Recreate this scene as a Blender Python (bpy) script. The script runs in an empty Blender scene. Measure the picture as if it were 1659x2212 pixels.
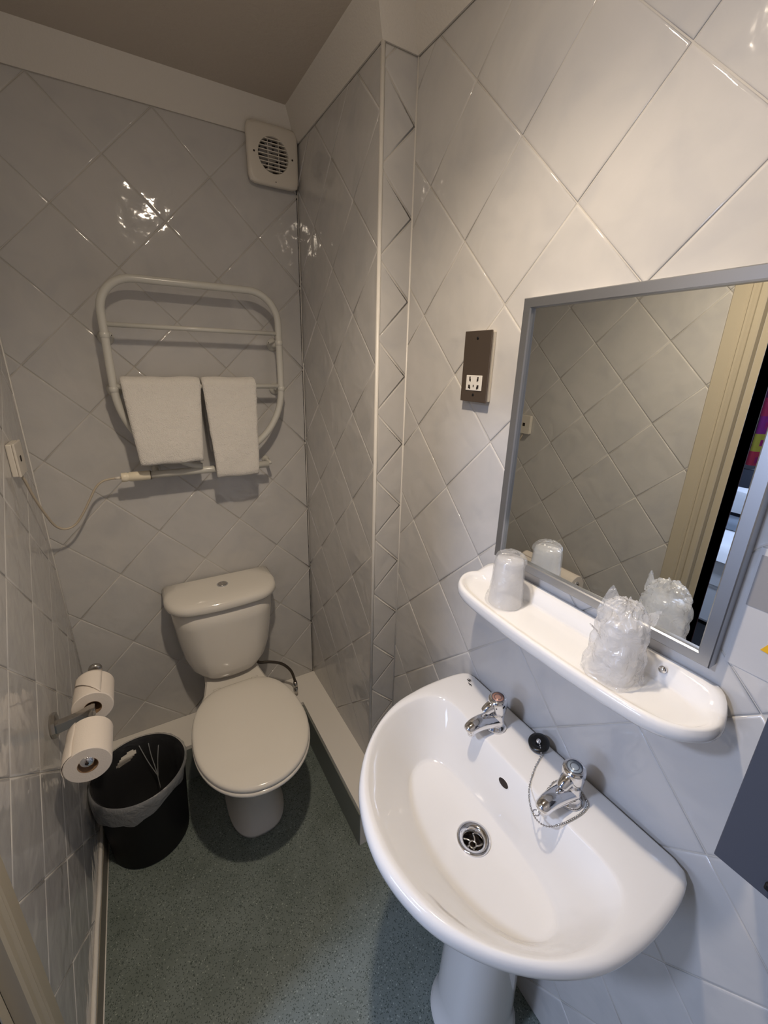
import bpy, math, random
from mathutils import Vector, Matrix, noise
random.seed(7)
S = bpy.context.scene
COL = S.collection
PI = math.pi

# ------------------------------------------------------------------ camera
cam_d = bpy.data.cameras.new('camera')
cam = bpy.data.objects.new('camera', cam_d)
COL.objects.link(cam)
R_ = Vector((0.86384624, -0.50316978, 0.0242867))
F_ = Vector((0.48429018, 0.81622867, -0.31501395))
U_ = Vector((0.138682, 0.28388542, 0.94877625))
cam.matrix_world = Matrix(((R_.x, U_.x, -F_.x, 0.2908), (R_.y, U_.y, -F_.y, -1.62094),
                           (R_.z, U_.z, -F_.z, 1.60312), (0, 0, 0, 1)))
cam_d.sensor_fit = 'AUTO'
cam_d.sensor_width = 36
cam_d.lens = 36 * 906.76 / 2212
cam_d.shift_x = 3.62 / 2212
cam_d.shift_y = -18.23 / 2212
cam_d.clip_start = 0.01
S.camera = cam

# ------------------------------------------------------------------ world, exposure
w = bpy.data.worlds.new('world'); S.world = w; w.use_nodes = True
w.node_tree.nodes['Background'].inputs[0].default_value = (0.5, 0.6, 0.8, 1)
w.node_tree.nodes['Background'].inputs[1].default_value = 0.3
S.view_settings.view_transform = 'Standard'
S.view_settings.look = 'None'
S.view_settings.gamma = 1
S.view_settings.use_curve_mapping = False
S.view_settings.exposure = 0.0
LAMP = 225.0
SPOT = 37.0
SKY = 9.0
COOL = 330.0

# ------------------------------------------------------------------ dimensions
XR, XA, YS, ZT, CZ, YB = 0.98, 0.884, -0.573, 2.282, 2.362, -1.95
D = 0.2828

# ------------------------------------------------------------------ materials
def mat(name, col=(0.8, 0.8, 0.8), rough=0.5, metal=0.0, **kw):
    m = bpy.data.materials.new(name); m.use_nodes = True
    b = m.node_tree.nodes['Principled BSDF']
    b.inputs['Base Color'].default_value = (*col, 1)
    b.inputs['Roughness'].default_value = rough
    b.inputs['Metallic'].default_value = metal
    for k, v in kw.items():
        b.inputs[k.replace('_', ' ')].default_value = v
    return m

def N(m, t, **kw):
    n = m.node_tree.nodes.new(t)
    for k, v in kw.items(): setattr(n, k, v)
    return n
def L(m, a, b): m.node_tree.links.new(a, b)
def bsdf(m): return m.node_tree.nodes['Principled BSDF']

def noise_tex(m, scale, detail=2, vec=None, dist=0.0):
    n = N(m, 'ShaderNodeTexNoise'); n.inputs['Scale'].default_value = scale
    n.inputs['Detail'].default_value = detail; n.inputs['Distortion'].default_value = dist
    if vec is not None: L(m, vec, n.inputs['Vector'])
    return n
def ramp(m, fac, stops):
    r = N(m, 'ShaderNodeValToRGB'); L(m, fac, r.inputs['Fac'])
    el = r.color_ramp.elements
    while len(el) < len(stops): el.new(0.5)
    for e, (p, c) in zip(el, stops): e.position = p; e.color = (*c, 1)
    return r
def bump(m, height, strength, dist, chain=None):
    b = N(m, 'ShaderNodeBump'); b.inputs['Strength'].default_value = strength
    b.inputs['Distance'].default_value = dist
    L(m, height, b.inputs['Height'])
    if chain is not None: L(m, chain.outputs['Normal'], b.inputs['Normal'])
    return b

def tile_material():
    m = mat('glazed_tile', (0.62, 0.6, 0.58), 0.07)
    g = N(m, 'ShaderNodeNewGeometry'); oi = N(m, 'ShaderNodeObjectInfo')
    sc = N(m, 'ShaderNodeVectorMath', operation='SCALE'); sc.inputs[0].default_value = (7, 5, 9)
    L(m, oi.outputs['Random'], sc.inputs['Scale'])
    ad = N(m, 'ShaderNodeVectorMath', operation='ADD')
    L(m, g.outputs['Position'], ad.inputs[0]); L(m, sc.outputs[0], ad.inputs[1])
    n1 = noise_tex(m, 9.0, 3, ad.outputs[0], 0.8)
    r = ramp(m, n1.outputs['Fac'], [(0.25, (0.485, 0.475, 0.468)), (0.5, (0.53, 0.515, 0.495)), (0.75, (0.55, 0.53, 0.51))])
    L(m, r.outputs[0], bsdf(m).inputs['Base Color'])
    n2 = noise_tex(m, 11.0, 1.5, ad.outputs[0], 0.6)
    n3 = noise_tex(m, 42.0, 2, ad.outputs[0])
    b1 = bump(m, n2.outputs['Fac'], 1.0, 0.0036)
    b2 = bump(m, n3.outputs['Fac'], 1.0, 0.0005, b1)
    L(m, b2.outputs['Normal'], bsdf(m).inputs['Normal'])
    return m
M_TILE = tile_material()
M_GROUT = mat('grout', (0.52, 0.49, 0.44), 0.9)
def painted(name, col, bs=0.0012, scale=180):
    m = mat(name, col, 0.85)
    g = N(m, 'ShaderNodeNewGeometry')
    n = noise_tex(m, scale, 3, g.outputs['Position'])
    L(m, bump(m, n.outputs['Fac'], 0.6, bs).outputs['Normal'], bsdf(m).inputs['Normal'])
    return m
M_CEIL = painted('ceiling_paint', (0.50, 0.44, 0.37), 0.002, 90)
M_COVE = painted('cove_paint', (0.66, 0.62, 0.56))
def floor_material():
    m = mat('speckled_vinyl', (0.1, 0.12, 0.1), 0.42)
    g = N(m, 'ShaderNodeNewGeometry')
    n0 = noise_tex(m, 9, 3, g.outputs['Position'])
    base = ramp(m, n0.outputs['Fac'], [(0.3, (0.138, 0.166, 0.148)), (0.7, (0.188, 0.222, 0.206))])
    v1 = N(m, 'ShaderNodeTexVoronoi'); v1.inputs['Scale'].default_value = 380; L(m, g.outputs['Position'], v1.inputs['Vector'])
    r1 = ramp(m, v1.outputs['Color'], [(0.0, (0, 0, 0)), (0.86, (0, 0, 0)), (0.88, (1, 1, 1)), (1.0, (1, 1, 1))])
    v2 = N(m, 'ShaderNodeTexVoronoi'); v2.inputs['Scale'].default_value = 430; L(m, g.outputs['Position'], v2.inputs['Vector'])
    sx = N(m, 'ShaderNodeSeparateColor'); L(m, v2.outputs['Color'], sx.inputs[0])
    r2 = ramp(m, sx.outputs[1], [(0.0, (0, 0, 0)), (0.86, (0, 0, 0)), (0.88, (1, 1, 1)), (1.0, (1, 1, 1))])
    mx = N(m, 'ShaderNodeMixRGB'); L(m, r1.outputs[0], mx.inputs[0]); L(m, base.outputs[0], mx.inputs[1]); mx.inputs[2].default_value = (0.30, 0.34, 0.30, 1)
    m2 = N(m, 'ShaderNodeMixRGB'); L(m, r2.outputs[0], m2.inputs[0]); L(m, mx.outputs[0], m2.inputs[1]); m2.inputs[2].default_value = (0.055, 0.075, 0.065, 1)
    L(m, m2.outputs[0], bsdf(m).inputs['Base Color'])
    n = noise_tex(m, 260, 2, g.outputs['Position'])
    L(m, bump(m, n.outputs['Fac'], 0.4, 0.0008).outputs['Normal'], bsdf(m).inputs['Normal'])
    return m
M_FLOOR = floor_material()
M_CER = mat('white_ceramic', (0.745, 0.73, 0.705), 0.07, Coat_Weight=0.3)
M_CER2 = mat('cream_ceramic', (0.68, 0.645, 0.585), 0.09)
M_SEAT = mat('seat_plastic', (0.74, 0.70, 0.63), 0.13)
M_CHROME = mat('chrome', (0.78, 0.78, 0.8), 0.07, 1.0)
M_CHROME_D = mat('dull_chrome', (0.5, 0.48, 0.45), 0.22, 1.0)
M_BLACK = mat('black_plastic', (0.006, 0.006, 0.007), 0.55, Specular_IOR_Level=0.25)
M_RUBBER = mat('black_rubber', (0.01, 0.01, 0.01), 0.25)
M_HOLE = mat('dark_hole', (0.02, 0.012, 0.008), 0.8)
M_WPL = mat('white_plastic', (0.66, 0.61, 0.53), 0.35)
M_ENAMEL = mat('white_enamel', (0.60, 0.585, 0.53), 0.22)
M_BRONZE = mat('brushed_bronze', (0.16, 0.125, 0.10), 0.38, 0.75)
M_ALU = mat('brushed_aluminium', (0.42, 0.43, 0.45), 0.32, 0.9)
M_MIRROR = mat('mirror_silver', (0.80, 0.82, 0.80), 0.0, 1.0)
M_TRIM = mat('white_trim', (0.72, 0.69, 0.64), 0.35)
M_CREAM = mat('cream_gloss_paint', (0.47, 0.415, 0.315), 0.35)
M_MAHOG = mat('dark_mahogany', (0.06, 0.014, 0.010), 0.6, Specular_IOR_Level=0.2)
M_SLATE = mat('slate_grey', (0.055, 0.062, 0.085), 0.55)
M_CARD = mat('cardboard_core', (0.26, 0.16, 0.09), 0.9)
M_PAPER = painted('tissue_paper', (0.78, 0.71, 0.64), 0.0006, 300)
M_NOTICE = mat('laminated_sheet', (0.52, 0.51, 0.50), 0.3)
M_GREY = mat('printed_grey', (0.27, 0.26, 0.255), 0.4)
M_YEL = mat('printed_yellow', (0.75, 0.42, 0.02), 0.3)
M_RED = mat('red_print', (0.42, 0.24, 0.19), 0.25, 0.3)
M_BLUE = mat('blue_print', (0.34, 0.40, 0.46), 0.25, 0.4)
M_INK = mat('dark_print', (0.05, 0.055, 0.07), 0.4)
M_HOSE = mat('braided_hose', (0.12, 0.10, 0.08), 0.35, 0.8)
def towel_material():
    m = mat('terry_towel', (0.80, 0.76, 0.70), 0.95, Sheen_Weight=0.3)
    g = N(m, 'ShaderNodeNewGeometry')
    n = noise_tex(m, 420, 3, g.outputs['Position']); n2 = noise_tex(m, 60, 2, g.outputs['Position'])
    b = bump(m, n.outputs['Fac'], 1.0, 0.0035)
    b2 = bump(m, n2.outputs['Fac'], 0.6, 0.004, b)
    L(m, b2.outputs['Normal'], bsdf(m).inputs['Normal'])
    return m
M_TOWEL = towel_material()
def film(name, col, alpha, rough=0.25, bscale=60, bd=0.002):
    m = mat(name, col, rough); m.node_tree.nodes.remove(bsdf(m))
    out = m.node_tree.nodes['Material Output']
    tr = N(m, 'ShaderNodeBsdfTransparent'); tr.inputs[0].default_value = (1, 1, 1, 1)
    di = N(m, 'ShaderNodeBsdfDiffuse'); di.inputs[0].default_value = (*col, 1)
    tl = N(m, 'ShaderNodeBsdfTranslucent'); tl.inputs[0].default_value = (*col, 1)
    gl = N(m, 'ShaderNodeBsdfGlossy'); gl.inputs['Roughness'].default_value = rough
    m1 = N(m, 'ShaderNodeMixShader'); m1.inputs[0].default_value = 0.5
    L(m, di.outputs[0], m1.inputs[1]); L(m, tl.outputs[0], m1.inputs[2])
    m2 = N(m, 'ShaderNodeMixShader'); m2.inputs[0].default_value = alpha
    L(m, tr.outputs[0], m2.inputs[1]); L(m, m1.outputs[0], m2.inputs[2])
    lwt = N(m, 'ShaderNodeLayerWeight'); lwt.inputs['Blend'].default_value = 0.5
    fr = N(m, 'ShaderNodeMath', operation='POWER'); L(m, lwt.outputs['Facing'], fr.inputs[0]); fr.inputs[1].default_value = 4.0
    sc_ = N(m, 'ShaderNodeMath', operation='MULTIPLY_ADD'); L(m, fr.outputs[0], sc_.inputs[0]); sc_.inputs[1].default_value = 0.5; sc_.inputs[2].default_value = 0.05; fr = sc_
    m3 = N(m, 'ShaderNodeMixShader'); L(m, fr.outputs[0], m3.inputs[0])
    L(m, m2.outputs[0], m3.inputs[1]); L(m, gl.outputs[0], m3.inputs[2])
    g = N(m, 'ShaderNodeNewGeometry'); n = noise_tex(m, bscale, 3, g.outputs['Position'], 1.0)
    b = bump(m, n.outputs['Fac'], 1.0, bd)
    for s in (di, tl, gl): L(m, b.outputs['Normal'], s.inputs['Normal'])
    L(m, b.outputs['Normal'], lwt.inputs['Normal'])
    L(m, m3.outputs[0], out.inputs[0])
    return m
M_FILM = film('clear_film', (0.97, 0.97, 0.97), 0.16, 0.10, 70, 0.004)
M_BAG = film('crumpled_bag_film', (0.97, 0.97, 0.97), 0.32, 0.12, 45, 0.008)
M_LINER = film('bin_liner_film', (0.8, 0.82, 0.85), 0.055, 0.25, 50, 0.004)
M_LINER2 = film('bin_liner_double_film', (0.86, 0.88, 0.9), 0.42, 0.25, 50, 0.006)
M_TUMBLER = film('frosted_plastic', (0.99, 0.975, 0.96), 0.34, 0.15, 30, 0.0005)
def emis(name, col, st):
    m = mat(name, col, 0.5)
    b = bsdf(m); b.inputs['Emission Color'].default_value = (*col, 1); b.inputs['Emission Strength'].default_value = st
    b.inputs['Base Color'].default_value = (0, 0, 0, 1)
    return m

# ------------------------------------------------------------------ object helpers
ORG = {}
def link(name, verts, faces, m, parent=None, smooth=True, origin=None):
    """one mesh object; verts in world space"""
    if parent is not None: o0 = Vector(ORG[parent])
    elif origin is not None: o0 = Vector(origin)
    else: o0 = Vector((0, 0, 0))
    me = bpy.data.meshes.new(name)
    me.from_pydata([tuple(Vector(v) - o0) for v in verts], [], faces)
    me.materials.append(m)
    if smooth:
        me.polygons.foreach_set('use_smooth', [True] * len(me.polygons))
    me.update()
    ob = bpy.data.objects.new(name, me); COL.objects.link(ob)
    if parent is not None: ob.parent = parent
    else: ob.location = o0
    ORG[ob] = tuple(o0)
    return ob
def sharp(ob, ang=35):
    me = ob.data
    me.set_sharp_from_angle(angle=math.radians(ang))
    return ob
def thing(name, label, cat, loc, group=None):
    e = bpy.data.objects.new(name, None); COL.objects.link(e); e.location = loc
    e.empty_display_size = 0.05
    ORG[e] = tuple(loc); e['label'] = label; e['category'] = cat
    if group: e['group'] = group
    return e
def tag(o, label, cat, group=None):
    o['label'] = label; o['category'] = cat
    if group: o['group'] = group
    return o
def struct(o): o['kind'] = 'structure'; return o

def merge(*parts):
    V, Fc = [], []
    for v, f in parts:
        k = len(V); V += [tuple(p) for p in v]; Fc += [tuple(i + k for i in q) for q in f]
    return V, Fc
def box(x0, x1, y0, y1, z0, z1):
    v = [(x0, y0, z0), (x1, y0, z0), (x1, y1, z0), (x0, y1, z0), (x0, y0, z1), (x1, y0, z1), (x1, y1, z1), (x0, y1, z1)]
    f = [(0, 3, 2, 1), (4, 5, 6, 7), (0, 1, 5, 4), (1, 2, 6, 5), (2, 3, 7, 6), (3, 0, 4, 7)]
    return v, f
def bevel(ob, wd, seg=2):
    md = ob.modifiers.new('bevel', 'BEVEL'); md.width = wd; md.segments = seg; md.limit_method = 'ANGLE'
    md.harden_normals = False
    return ob
def loft(rings, closed=True, cap0=False, cap1=False):
    n = len(rings[0]); V = [tuple(p) for r in rings for p in r]; Fc = []
    m = n if closed else n - 1
    for i in range(len(rings) - 1):
        for j in range(m):
            a = i * n + j; b = i * n + (j + 1) % n
            Fc.append((a, b, b + n, a + n))
    if cap0: Fc.append(tuple(range(n))[::-1])
    if cap1: Fc.append(tuple((len(rings) - 1) * n + j for j in range(n)))
    return V, Fc
def lathe(profile, c, axis=(0, 0, 1), seg=32, cap0=False, cap1=False):
    """profile [(radius, height)] round an axis through c"""
    ax = Vector(axis).normalized()
    q = Vector((0, 0, 1)).rotation_difference(ax)
    rings = []
    for r, h in profile:
        rings.append([Vector(c) + q @ Vector((r * math.cos(2 * PI * k / seg), r * math.sin(2 * PI * k / seg), h)) for k in range(seg)])
    return loft(rings, True, cap0, cap1)
def cr(pts, n=8, closed=False):
    P = [Vector(p) for p in pts]; out = []
    m = len(P)
    rng = range(m) if closed else range(m - 1)
    for i in rng:
        if closed: p0, p1, p2, p3 = P[(i - 1) % m], P[i], P[(i + 1) % m], P[(i + 2) % m]
        else: p0, p1, p2, p3 = P[max(i - 1, 0)], P[i], P[i + 1], P[min(i + 2, m - 1)]
        for k in range(n):
            t = k / n
            out.append(0.5 * ((2 * p1) + (p2 - p0) * t + (2 * p0 - 5 * p1 + 4 * p2 - p3) * t * t + (3 * p1 - p0 - 3 * p2 + p3) * t ** 3))
    if not closed: out.append(P[-1].copy())
    return out
def tube(pts, r, seg=12, closed=False, caps=True):
    P = [Vector(p) for p in pts]; n = len(P)
    T = []
    for i in range(n):
        a = P[(i - 1) % n] if closed or i > 0 else P[i]
        b = P[(i + 1) % n] if closed or i < n - 1 else P[i]
        T.append((b - a).normalized())
    u = T[0].orthogonal().normalized(); rings = []
    for i in range(n):
        if i: u = (T[i - 1].rotation_difference(T[i]) @ u).normalized()
        u = (u - T[i] * u.dot(T[i])).normalized()
        v = T[i].cross(u)
        rr = r[i] if isinstance(r, (list, tuple)) else r
        rings.append([P[i] + rr * (math.cos(2 * PI * k / seg) * u + math.sin(2 * PI * k / seg) * v) for k in range(seg)])
    if closed: rings.append(rings[0])
    return loft(rings, True, caps and not closed, caps and not closed)
def arc(c, r, a0, a1, n, plane='xz'):
    out = []
    for k in range(n + 1):
        a = math.radians(a0 + (a1 - a0) * k / n)
        if plane == 'xz': out.append(Vector((c[0] + r * math.cos(a), c[1], c[2] + r * math.sin(a))))
        elif plane == 'xy': out.append(Vector((c[0] + r * math.cos(a), c[1] + r * math.sin(a), c[2])))
        else: out.append(Vector((c[0], c[1] + r * math.cos(a), c[2] + r * math.sin(a))))
    return out
def radial(outline, c, n):
    """distances from c to a closed 2-D outline for n equally spaced angles"""
    res = []
    m = len(outline)
    for k in range(n):
        a = 2 * PI * k / n; dx, dy = math.cos(a), math.sin(a); best = None
        for i in range(m):
            x1, y1 = outline[i][0] - c[0], outline[i][1] - c[1]
            x2, y2 = outline[(i + 1) % m][0] - c[0], outline[(i + 1) % m][1] - c[1]
            ex, ey = x2 - x1, y2 - y1
            den = dx * ey - dy * ex
            if abs(den) < 1e-12: continue
            t = (x1 * ey - y1 * ex) / den; s = (x1 * dy - y1 * dx) / den
            if t > 0 and -1e-9 <= s <= 1 + 1e-9 and (best is None or t > best): best = t
        res.append(best)
    return res

# ------------------------------------------------------------------ structure
def slab(name, x0, x1, y0, y1, z0, z1, m):
    return struct(link(name, *box(x0, x1, y0, y1, z0, z1), m, smooth=False))
G = 0.0016      # depth of the grout face behind the tile faces
floor = slab('floor', 0, XR + G, YB - G, G, -0.06, 0, M_FLOOR)
ceiling = slab('ceiling', 0, XR, YB, 0, CZ, CZ + 0.08, M_CEIL)
wall_back = slab('wall_back', -0.12, XR + 0.12, G, 0.1, 0, CZ + 0.08, M_GROUT)
wall_right = slab('wall_right', XR + G, XR + 0.12, YB - 0.12, G, 0, CZ + 0.08, M_GROUT)
wall_nib = slab('wall_nib', XA + G, XR + G, YS + G, G, 0, CZ, M_GROUT)
wall_rear = slab('wall_rear', -0.12, XR + 0.12, YB - 0.12, YB - G, 0, CZ + 0.08, M_GROUT)
DY0, DY1, DZ = -1.05, -1.84, 2.02      # door opening in the left wall
lw = merge(box(-0.095, -G, DY0, G, 0, CZ + 0.08), box(-0.095, -G, DY1, DY0, DZ, CZ + 0.08), box(-0.095, -G, YB - 0.12, DY1, 0, CZ + 0.08))
wall_left = struct(link('wall_left', *lw, M_GROUT, smooth=False))
for o in (wall_back, wall_right, wall_nib, wall_rear, wall_left): ORG[o] = (0, 0, 0)

# tiles -----------------------------------------------------------
def clip(poly, x0, x1, y0, y1):
    def cut(P, f, inter):
        out = []
        for i in range(len(P)):
            a, b = P[i], P[(i + 1) % len(P)]
            fa, fb = f(a), f(b)
            if fa >= 0: out.append(a)
            if (fa >= 0) != (fb >= 0):
                t = fa / (fa - fb); out.append((a[0] + (b[0] - a[0]) * t, a[1] + (b[1] - a[1]) * t))
        return out
    for f in (lambda p: p[0] - x0, lambda p: x1 - p[0], lambda p: p[1] - y0, lambda p: y1 - p[1]):
        if poly: poly = cut(poly, f, None)
    out = []
    for p in poly:
        if not out or math.hypot(p[0] - out[-1][0], p[1] - out[-1][1]) > 1e-4: out.append(p)
    if len(out) > 1 and math.hypot(out[0][0] - out[-1][0], out[0][1] - out[-1][1]) < 1e-4: out.pop()
    return out
def area(P): return 0.5 * sum(P[i][0] * P[(i + 1) % len(P)][1] - P[(i + 1) % len(P)][0] * P[i][1] for i in range(len(P)))
def inset(P, d):
    n = len(P); out = []
    for i in range(n):
        a, b, c = P[i - 1], P[i], P[(i + 1) % n]
        e1 = Vector((b[0] - a[0], b[1] - a[1])).normalized(); e2 = Vector((c[0] - b[0], c[1] - b[1])).normalized()
        n1 = Vector((-e1.y, e1.x)); n2 = Vector((-e2.y, e2.x))
        bis = n1 + n2; k = bis.length_squared
        if k < 1e-6: return None
        q = Vector(b) + bis * (2 * d / k) ; out.append((q.x, q.y))
    if area(out) <= 1e-6: return None
    return out
def tile_mesh(name, P, gap=0.0010):
    rings = []
    for d, h in ((gap, -G - 0.0005), (gap, -0.0013), (gap + 0.0012, -0.0004), (gap + 0.0036, 0.0), (gap + 0.0050, 0.0)):
        q = inset(P, d)
        if q is None: return None
        rings.append([(x, y, h) for x, y in q])
    V, Fc = loft(rings, True, False, True)
    me = bpy.data.meshes.new(name); me.from_pydata(V, [], Fc); me.materials.append(M_TILE)
    me.polygons.foreach_set('use_smooth', [True] * len(me.polygons)); me.update()
    return me
FRAMES = {'back': (Vector((1, 0, 0)), Vector((0, -1, 0))), 'right': (Vector((0, -1, 0)), Vector((-1, 0, 0))),
          'left': (Vector((0, 1, 0)), Vector((1, 0, 0))), 'rear': (Vector((-1, 0, 0)), Vector((0, 1, 0)))}
WHOLE = {}
def tiles(parent, frame, plane, rect, c0, diag, holes=()):
    """plane = world point on the tile face; rect in (u, z); c0 = a lattice vertex (u, z)"""
    U, Nn = FRAMES[frame]; h = diag / 2
    u0, u1, z0, z1 = rect
    na = int((u1 - u0 + z1 - z0) / h) + 6
    for a in range(-na, na):
        for b in range(-na, na):
            # vertex (a,b): u = c+ (a-b)h, z = c-(a+b)h ; the tile hangs below this vertex
            cu = c0[0] + (a - b) * h; cz = c0[1] - (a + b) * h - h
            if cu + h < u0 or cu - h > u1 or cz + h < z0 or cz - h > z1: continue
            P = [(cu - h, cz), (cu, cz - h), (cu + h, cz), (cu, cz + h)]
            Q = clip(P, u0, u1, z0, z1)
            if len(Q) < 3 or area(Q) < 6e-5: continue
            Ql = [(x - cu, y - cz) for x, y in Q]
            if abs(area(Q) - area(P)) < 1e-7:
                if diag not in WHOLE: WHOLE[diag] = tile_mesh('tile', Ql)
                me = WHOLE[diag]
            else: me = tile_mesh('cut_tile', Ql)
            if me is None: continue
            o = bpy.data.objects.new('tile', me); COL.objects.link(o); o.parent = parent
            M = Matrix((U, Vector((0, 0, 1)), Nn)).transposed().to_4x4()
            t1, t2 = random.gauss(0, 0.0018), random.gauss(0, 0.0018)
            M = Matrix.Translation(Vector(plane) + U * cu + Vector((0, 0, cz))) @ M @ Matrix.Rotation(t1, 4, 'X') @ Matrix.Rotation(t2, 4, 'Y')
            o.matrix_local = M
LZ = 0.16
tiles(wall_back, 'back', (0, 0, 0), (0, XA, LZ, ZT), (0.4575, ZT), D)
tiles(wall_right, 'right', (XR, 0, 0), (-YS, -YB, 0, ZT), (1.0704, 1.866), D)
tiles(wall_nib, 'right', (XA, 0, 0), (0, -YS, LZ, ZT), (0.425, 1.172), D)
tiles(wall_nib, 'back', (0, YS, 0), (XA + 0.006, XR, 0, ZT), (XA, 2.054 + 0.193), 0.193)
tiles(wall_left, 'left', (0, 0, 0), (-0.932, 0, 0, ZT), (-0.6366, 0.9963), D)
tiles(wall_left, 'left', (0, 0, 0), (YB, -0.932, 2.11, ZT), (-0.6366, 0.9963), D)
tiles(wall_rear, 'rear', (0, YB, 0), (-XR, 0, 0, ZT), (-0.45, ZT), D)

# corner bead on the nib, cove between tiles and ceiling
bead = struct(link('trim_1', *tube([(XA + 0.001, YS + 0.001, 0), (XA + 0.001, YS + 0.001, ZT)], 0.0055, 12), M_TRIM))
cb = [tube([(x, y, 0.0 if z0 < 0.1 else z0), (x, y, ZT)], 0.0030, 8) for x, y, z0 in ((XA + 0.0005, 0.0005, LZ), (-0.0005, 0.0005, LZ), (XR + 0.0005, YS + 0.0005, 0.0))]
struct(link('trim_5', *merge(*cb), M_TRIM))
def cove(name, pts, closed=False):
    """pts: wall-line corners going round (x, y, outward offset dir)"""
    rings = []
    for x, y, ox, oy in pts:
        rings.append([(x, y, ZT - 0.0), (x + ox * 0.004, y + oy * 0.004, ZT), (x + ox * 0.028, y + oy * 0.028, ZT + 0.044),
                      (x + ox * 0.05, y + oy * 0.05, CZ + 0.001), (x, y, CZ + 0.001)])
    return struct(sharp(link(name, *loft(rings, True, True, True), M_COVE), 40))
# offset directions point into the room
cove('trim_2', [(0, YB, 1, 1), (0, 0, 1, -1), (XA, 0, -1, -1), (XA, YS, -1, -1), (XR, YS, -1, -1), (XR, YB, -1, 1), (0, YB, 1, 1)])

# boxing round the foot of the walls (pipe ledge) -------------------
LF = 0.165
ledge = merge(box(0.0, 0.77, -0.165, G, 0.0, LF), box(0.77, XA + G, -0.72, G, 0.0, LF), box(XA + G, XR + G, -0.72, YS - 0.0, 0.0, LF))
M_LEDGE = mat('ledge_board', (0.80, 0.765, 0.71), 0.3)
led = struct(link('trim_3', *ledge, M_LEDGE, smooth=False))
lf = merge(box(0.0, 0.768, -0.168, -0.165, 0.0, 0.15), box(0.766, 0.77, -0.72, -0.168, 0.0, 0.15))
M_LFACE = mat('ledge_face_vinyl', (0.20, 0.215, 0.19), 0.5)
struct(link('trim_4', *lf, M_LFACE, smooth=False))
# skirting on the left wall with its sealant bead
sk = struct(link('baseboard_left', *box(0.0, 0.012, -0.932, -0.17, 0.0, 0.075), mat('skirting_vinyl', (0.27, 0.24, 0.19), 0.5), smooth=False))
ORG[sk] = (0, 0, 0)
bp = [(0.004 + 0.002 * noise.noise(Vector((0, y * 9, 0))), y, 0.079 + 0.003 * noise.noise(Vector((3, y * 11, 0)))) for y in [-0.17 - 0.03 * k for k in range(26)]]
link('sealant_bead', *tube(bp, 0.0065, 8), M_TRIM, sk)
link('floor_bead', *tube([(0.013, -0.17, 0.001), (0.013, -0.93, 0.001)], 0.002, 6), M_TRIM, sk)

# door casing, lining ------------------------------------------------
def casing_profile():
    # (distance from the outer edge, thickness)
    return [(0, 0), (0, 0.012), (0.003, 0.015), (0.040, 0.017), (0.046, 0.013), (0.052, 0.013), (0.057, 0.020), (0.064, 0.022),
            (0.070, 0.017), (0.076, 0.016), (0.083, 0.023), (0.098, 0.024), (0.104, 0.021), (0.106, 0.0)]
pr = casing_profile()
rings = []
yo0, yo1, zo = -0.934, DY1 - 0.094, DZ + 0.075
pr = [(d * 0.89, t) for d, t in pr]
rings.append([(t, yo0 - d, 0.0) for d, t in pr])
rings.append([(t, yo0 - d, zo - d) for d, t in pr])
rings.append([(t, yo1 + d, zo - d) for d, t in pr])
rings.append([(t, yo1 + d, 0.0) for d, t in pr])
door = struct(sharp(link('door_1', *loft(rings, True, True, True), M_CREAM), 25))
ORG[door] = (0, 0, 0)
yi, yj = -1.030, yo1 + 0.096
lin = merge(box(-0.014, 0.0, yi - 0.02, yi, 0, DZ - 0.02), box(-0.014, 0.0, yj, yj + 0.02, 0, DZ - 0.02), box(-0.014, 0.0, yj, yi, DZ - 0.03, DZ - 0.01))
link('cream_lining', *lin, M_CREAM, door, smooth=False)
lin = merge(box(-0.100, -0.014, yi - 0.020, yi - 0.001, 0, DZ - 0.02), box(-0.100, -0.014, yj + 0.001, yj + 0.020, 0, DZ - 0.02), box(-0.100, -0.014, yj, yi, DZ - 0.032, DZ - 0.01))
link('dark_lining', *lin, M_MAHOG, door, smooth=False)

# ------------------------------------------------------------------ bedroom beyond the doorway (seen in the mirror)
M_BWALL = painted('bedroom_wall', (0.30, 0.32, 0.36))
M_CARPET = mat('dark_carpet', (0.012, 0.012, 0.014), 0.95)
BX, BY0, BY1 = -2.55, -2.6, 0.3
slab('floor_bedroom', BX, 0.0 - 0.001, BY0, BY1, -0.06, -0.001, M_CARPET)
slab('ceiling_bedroom', BX, -0.095, BY0, BY1, CZ, CZ + 0.08, M_BWALL)
slab('wall_bedroom_far', BX - 0.1, BX, BY0, BY1, 0, 1.0, M_BWALL)
WY0, WY1, WZ0, WZ1 = -1.75, -0.42, 1.0, 1.85
struct(link('wall_bedroom_window', *merge(box(BX - 0.1, BX, BY0, WY0, 1.0, CZ), box(BX - 0.1, BX, WY1, BY1, 1.0, CZ), box(BX - 0.1, BX, WY0, WY1, WZ1, CZ)), M_BWALL, smooth=False))
slab('wall_bedroom_back', BX, -0.095, BY1, BY1 + 0.1, 0, CZ, M_BWALL)
slab('wall_bedroom_front', BX, -0.095, BY0 - 0.1, BY0, 0, CZ, M_BWALL)
slab('wall_bedroom_side', -0.12, -0.0951, BY0, YB - 0.12, 0, CZ, M_BWALL)
win = struct(link('window_1', *merge(box(BX - 0.06, BX - 0.02, WY0, WY0 + 0.05, WZ0, WZ1), box(BX - 0.06, BX - 0.02, WY1 - 0.05, WY1, WZ0, WZ1),
                                  box(BX - 0.06, BX - 0.02, WY0, WY1, WZ0, WZ0 + 0.05), box(BX - 0.06, BX - 0.02, WY0, WY1, WZ1 - 0.05, WZ1)), M_WPL, smooth=False))
ORG[win] = (0, 0, 0)
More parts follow.
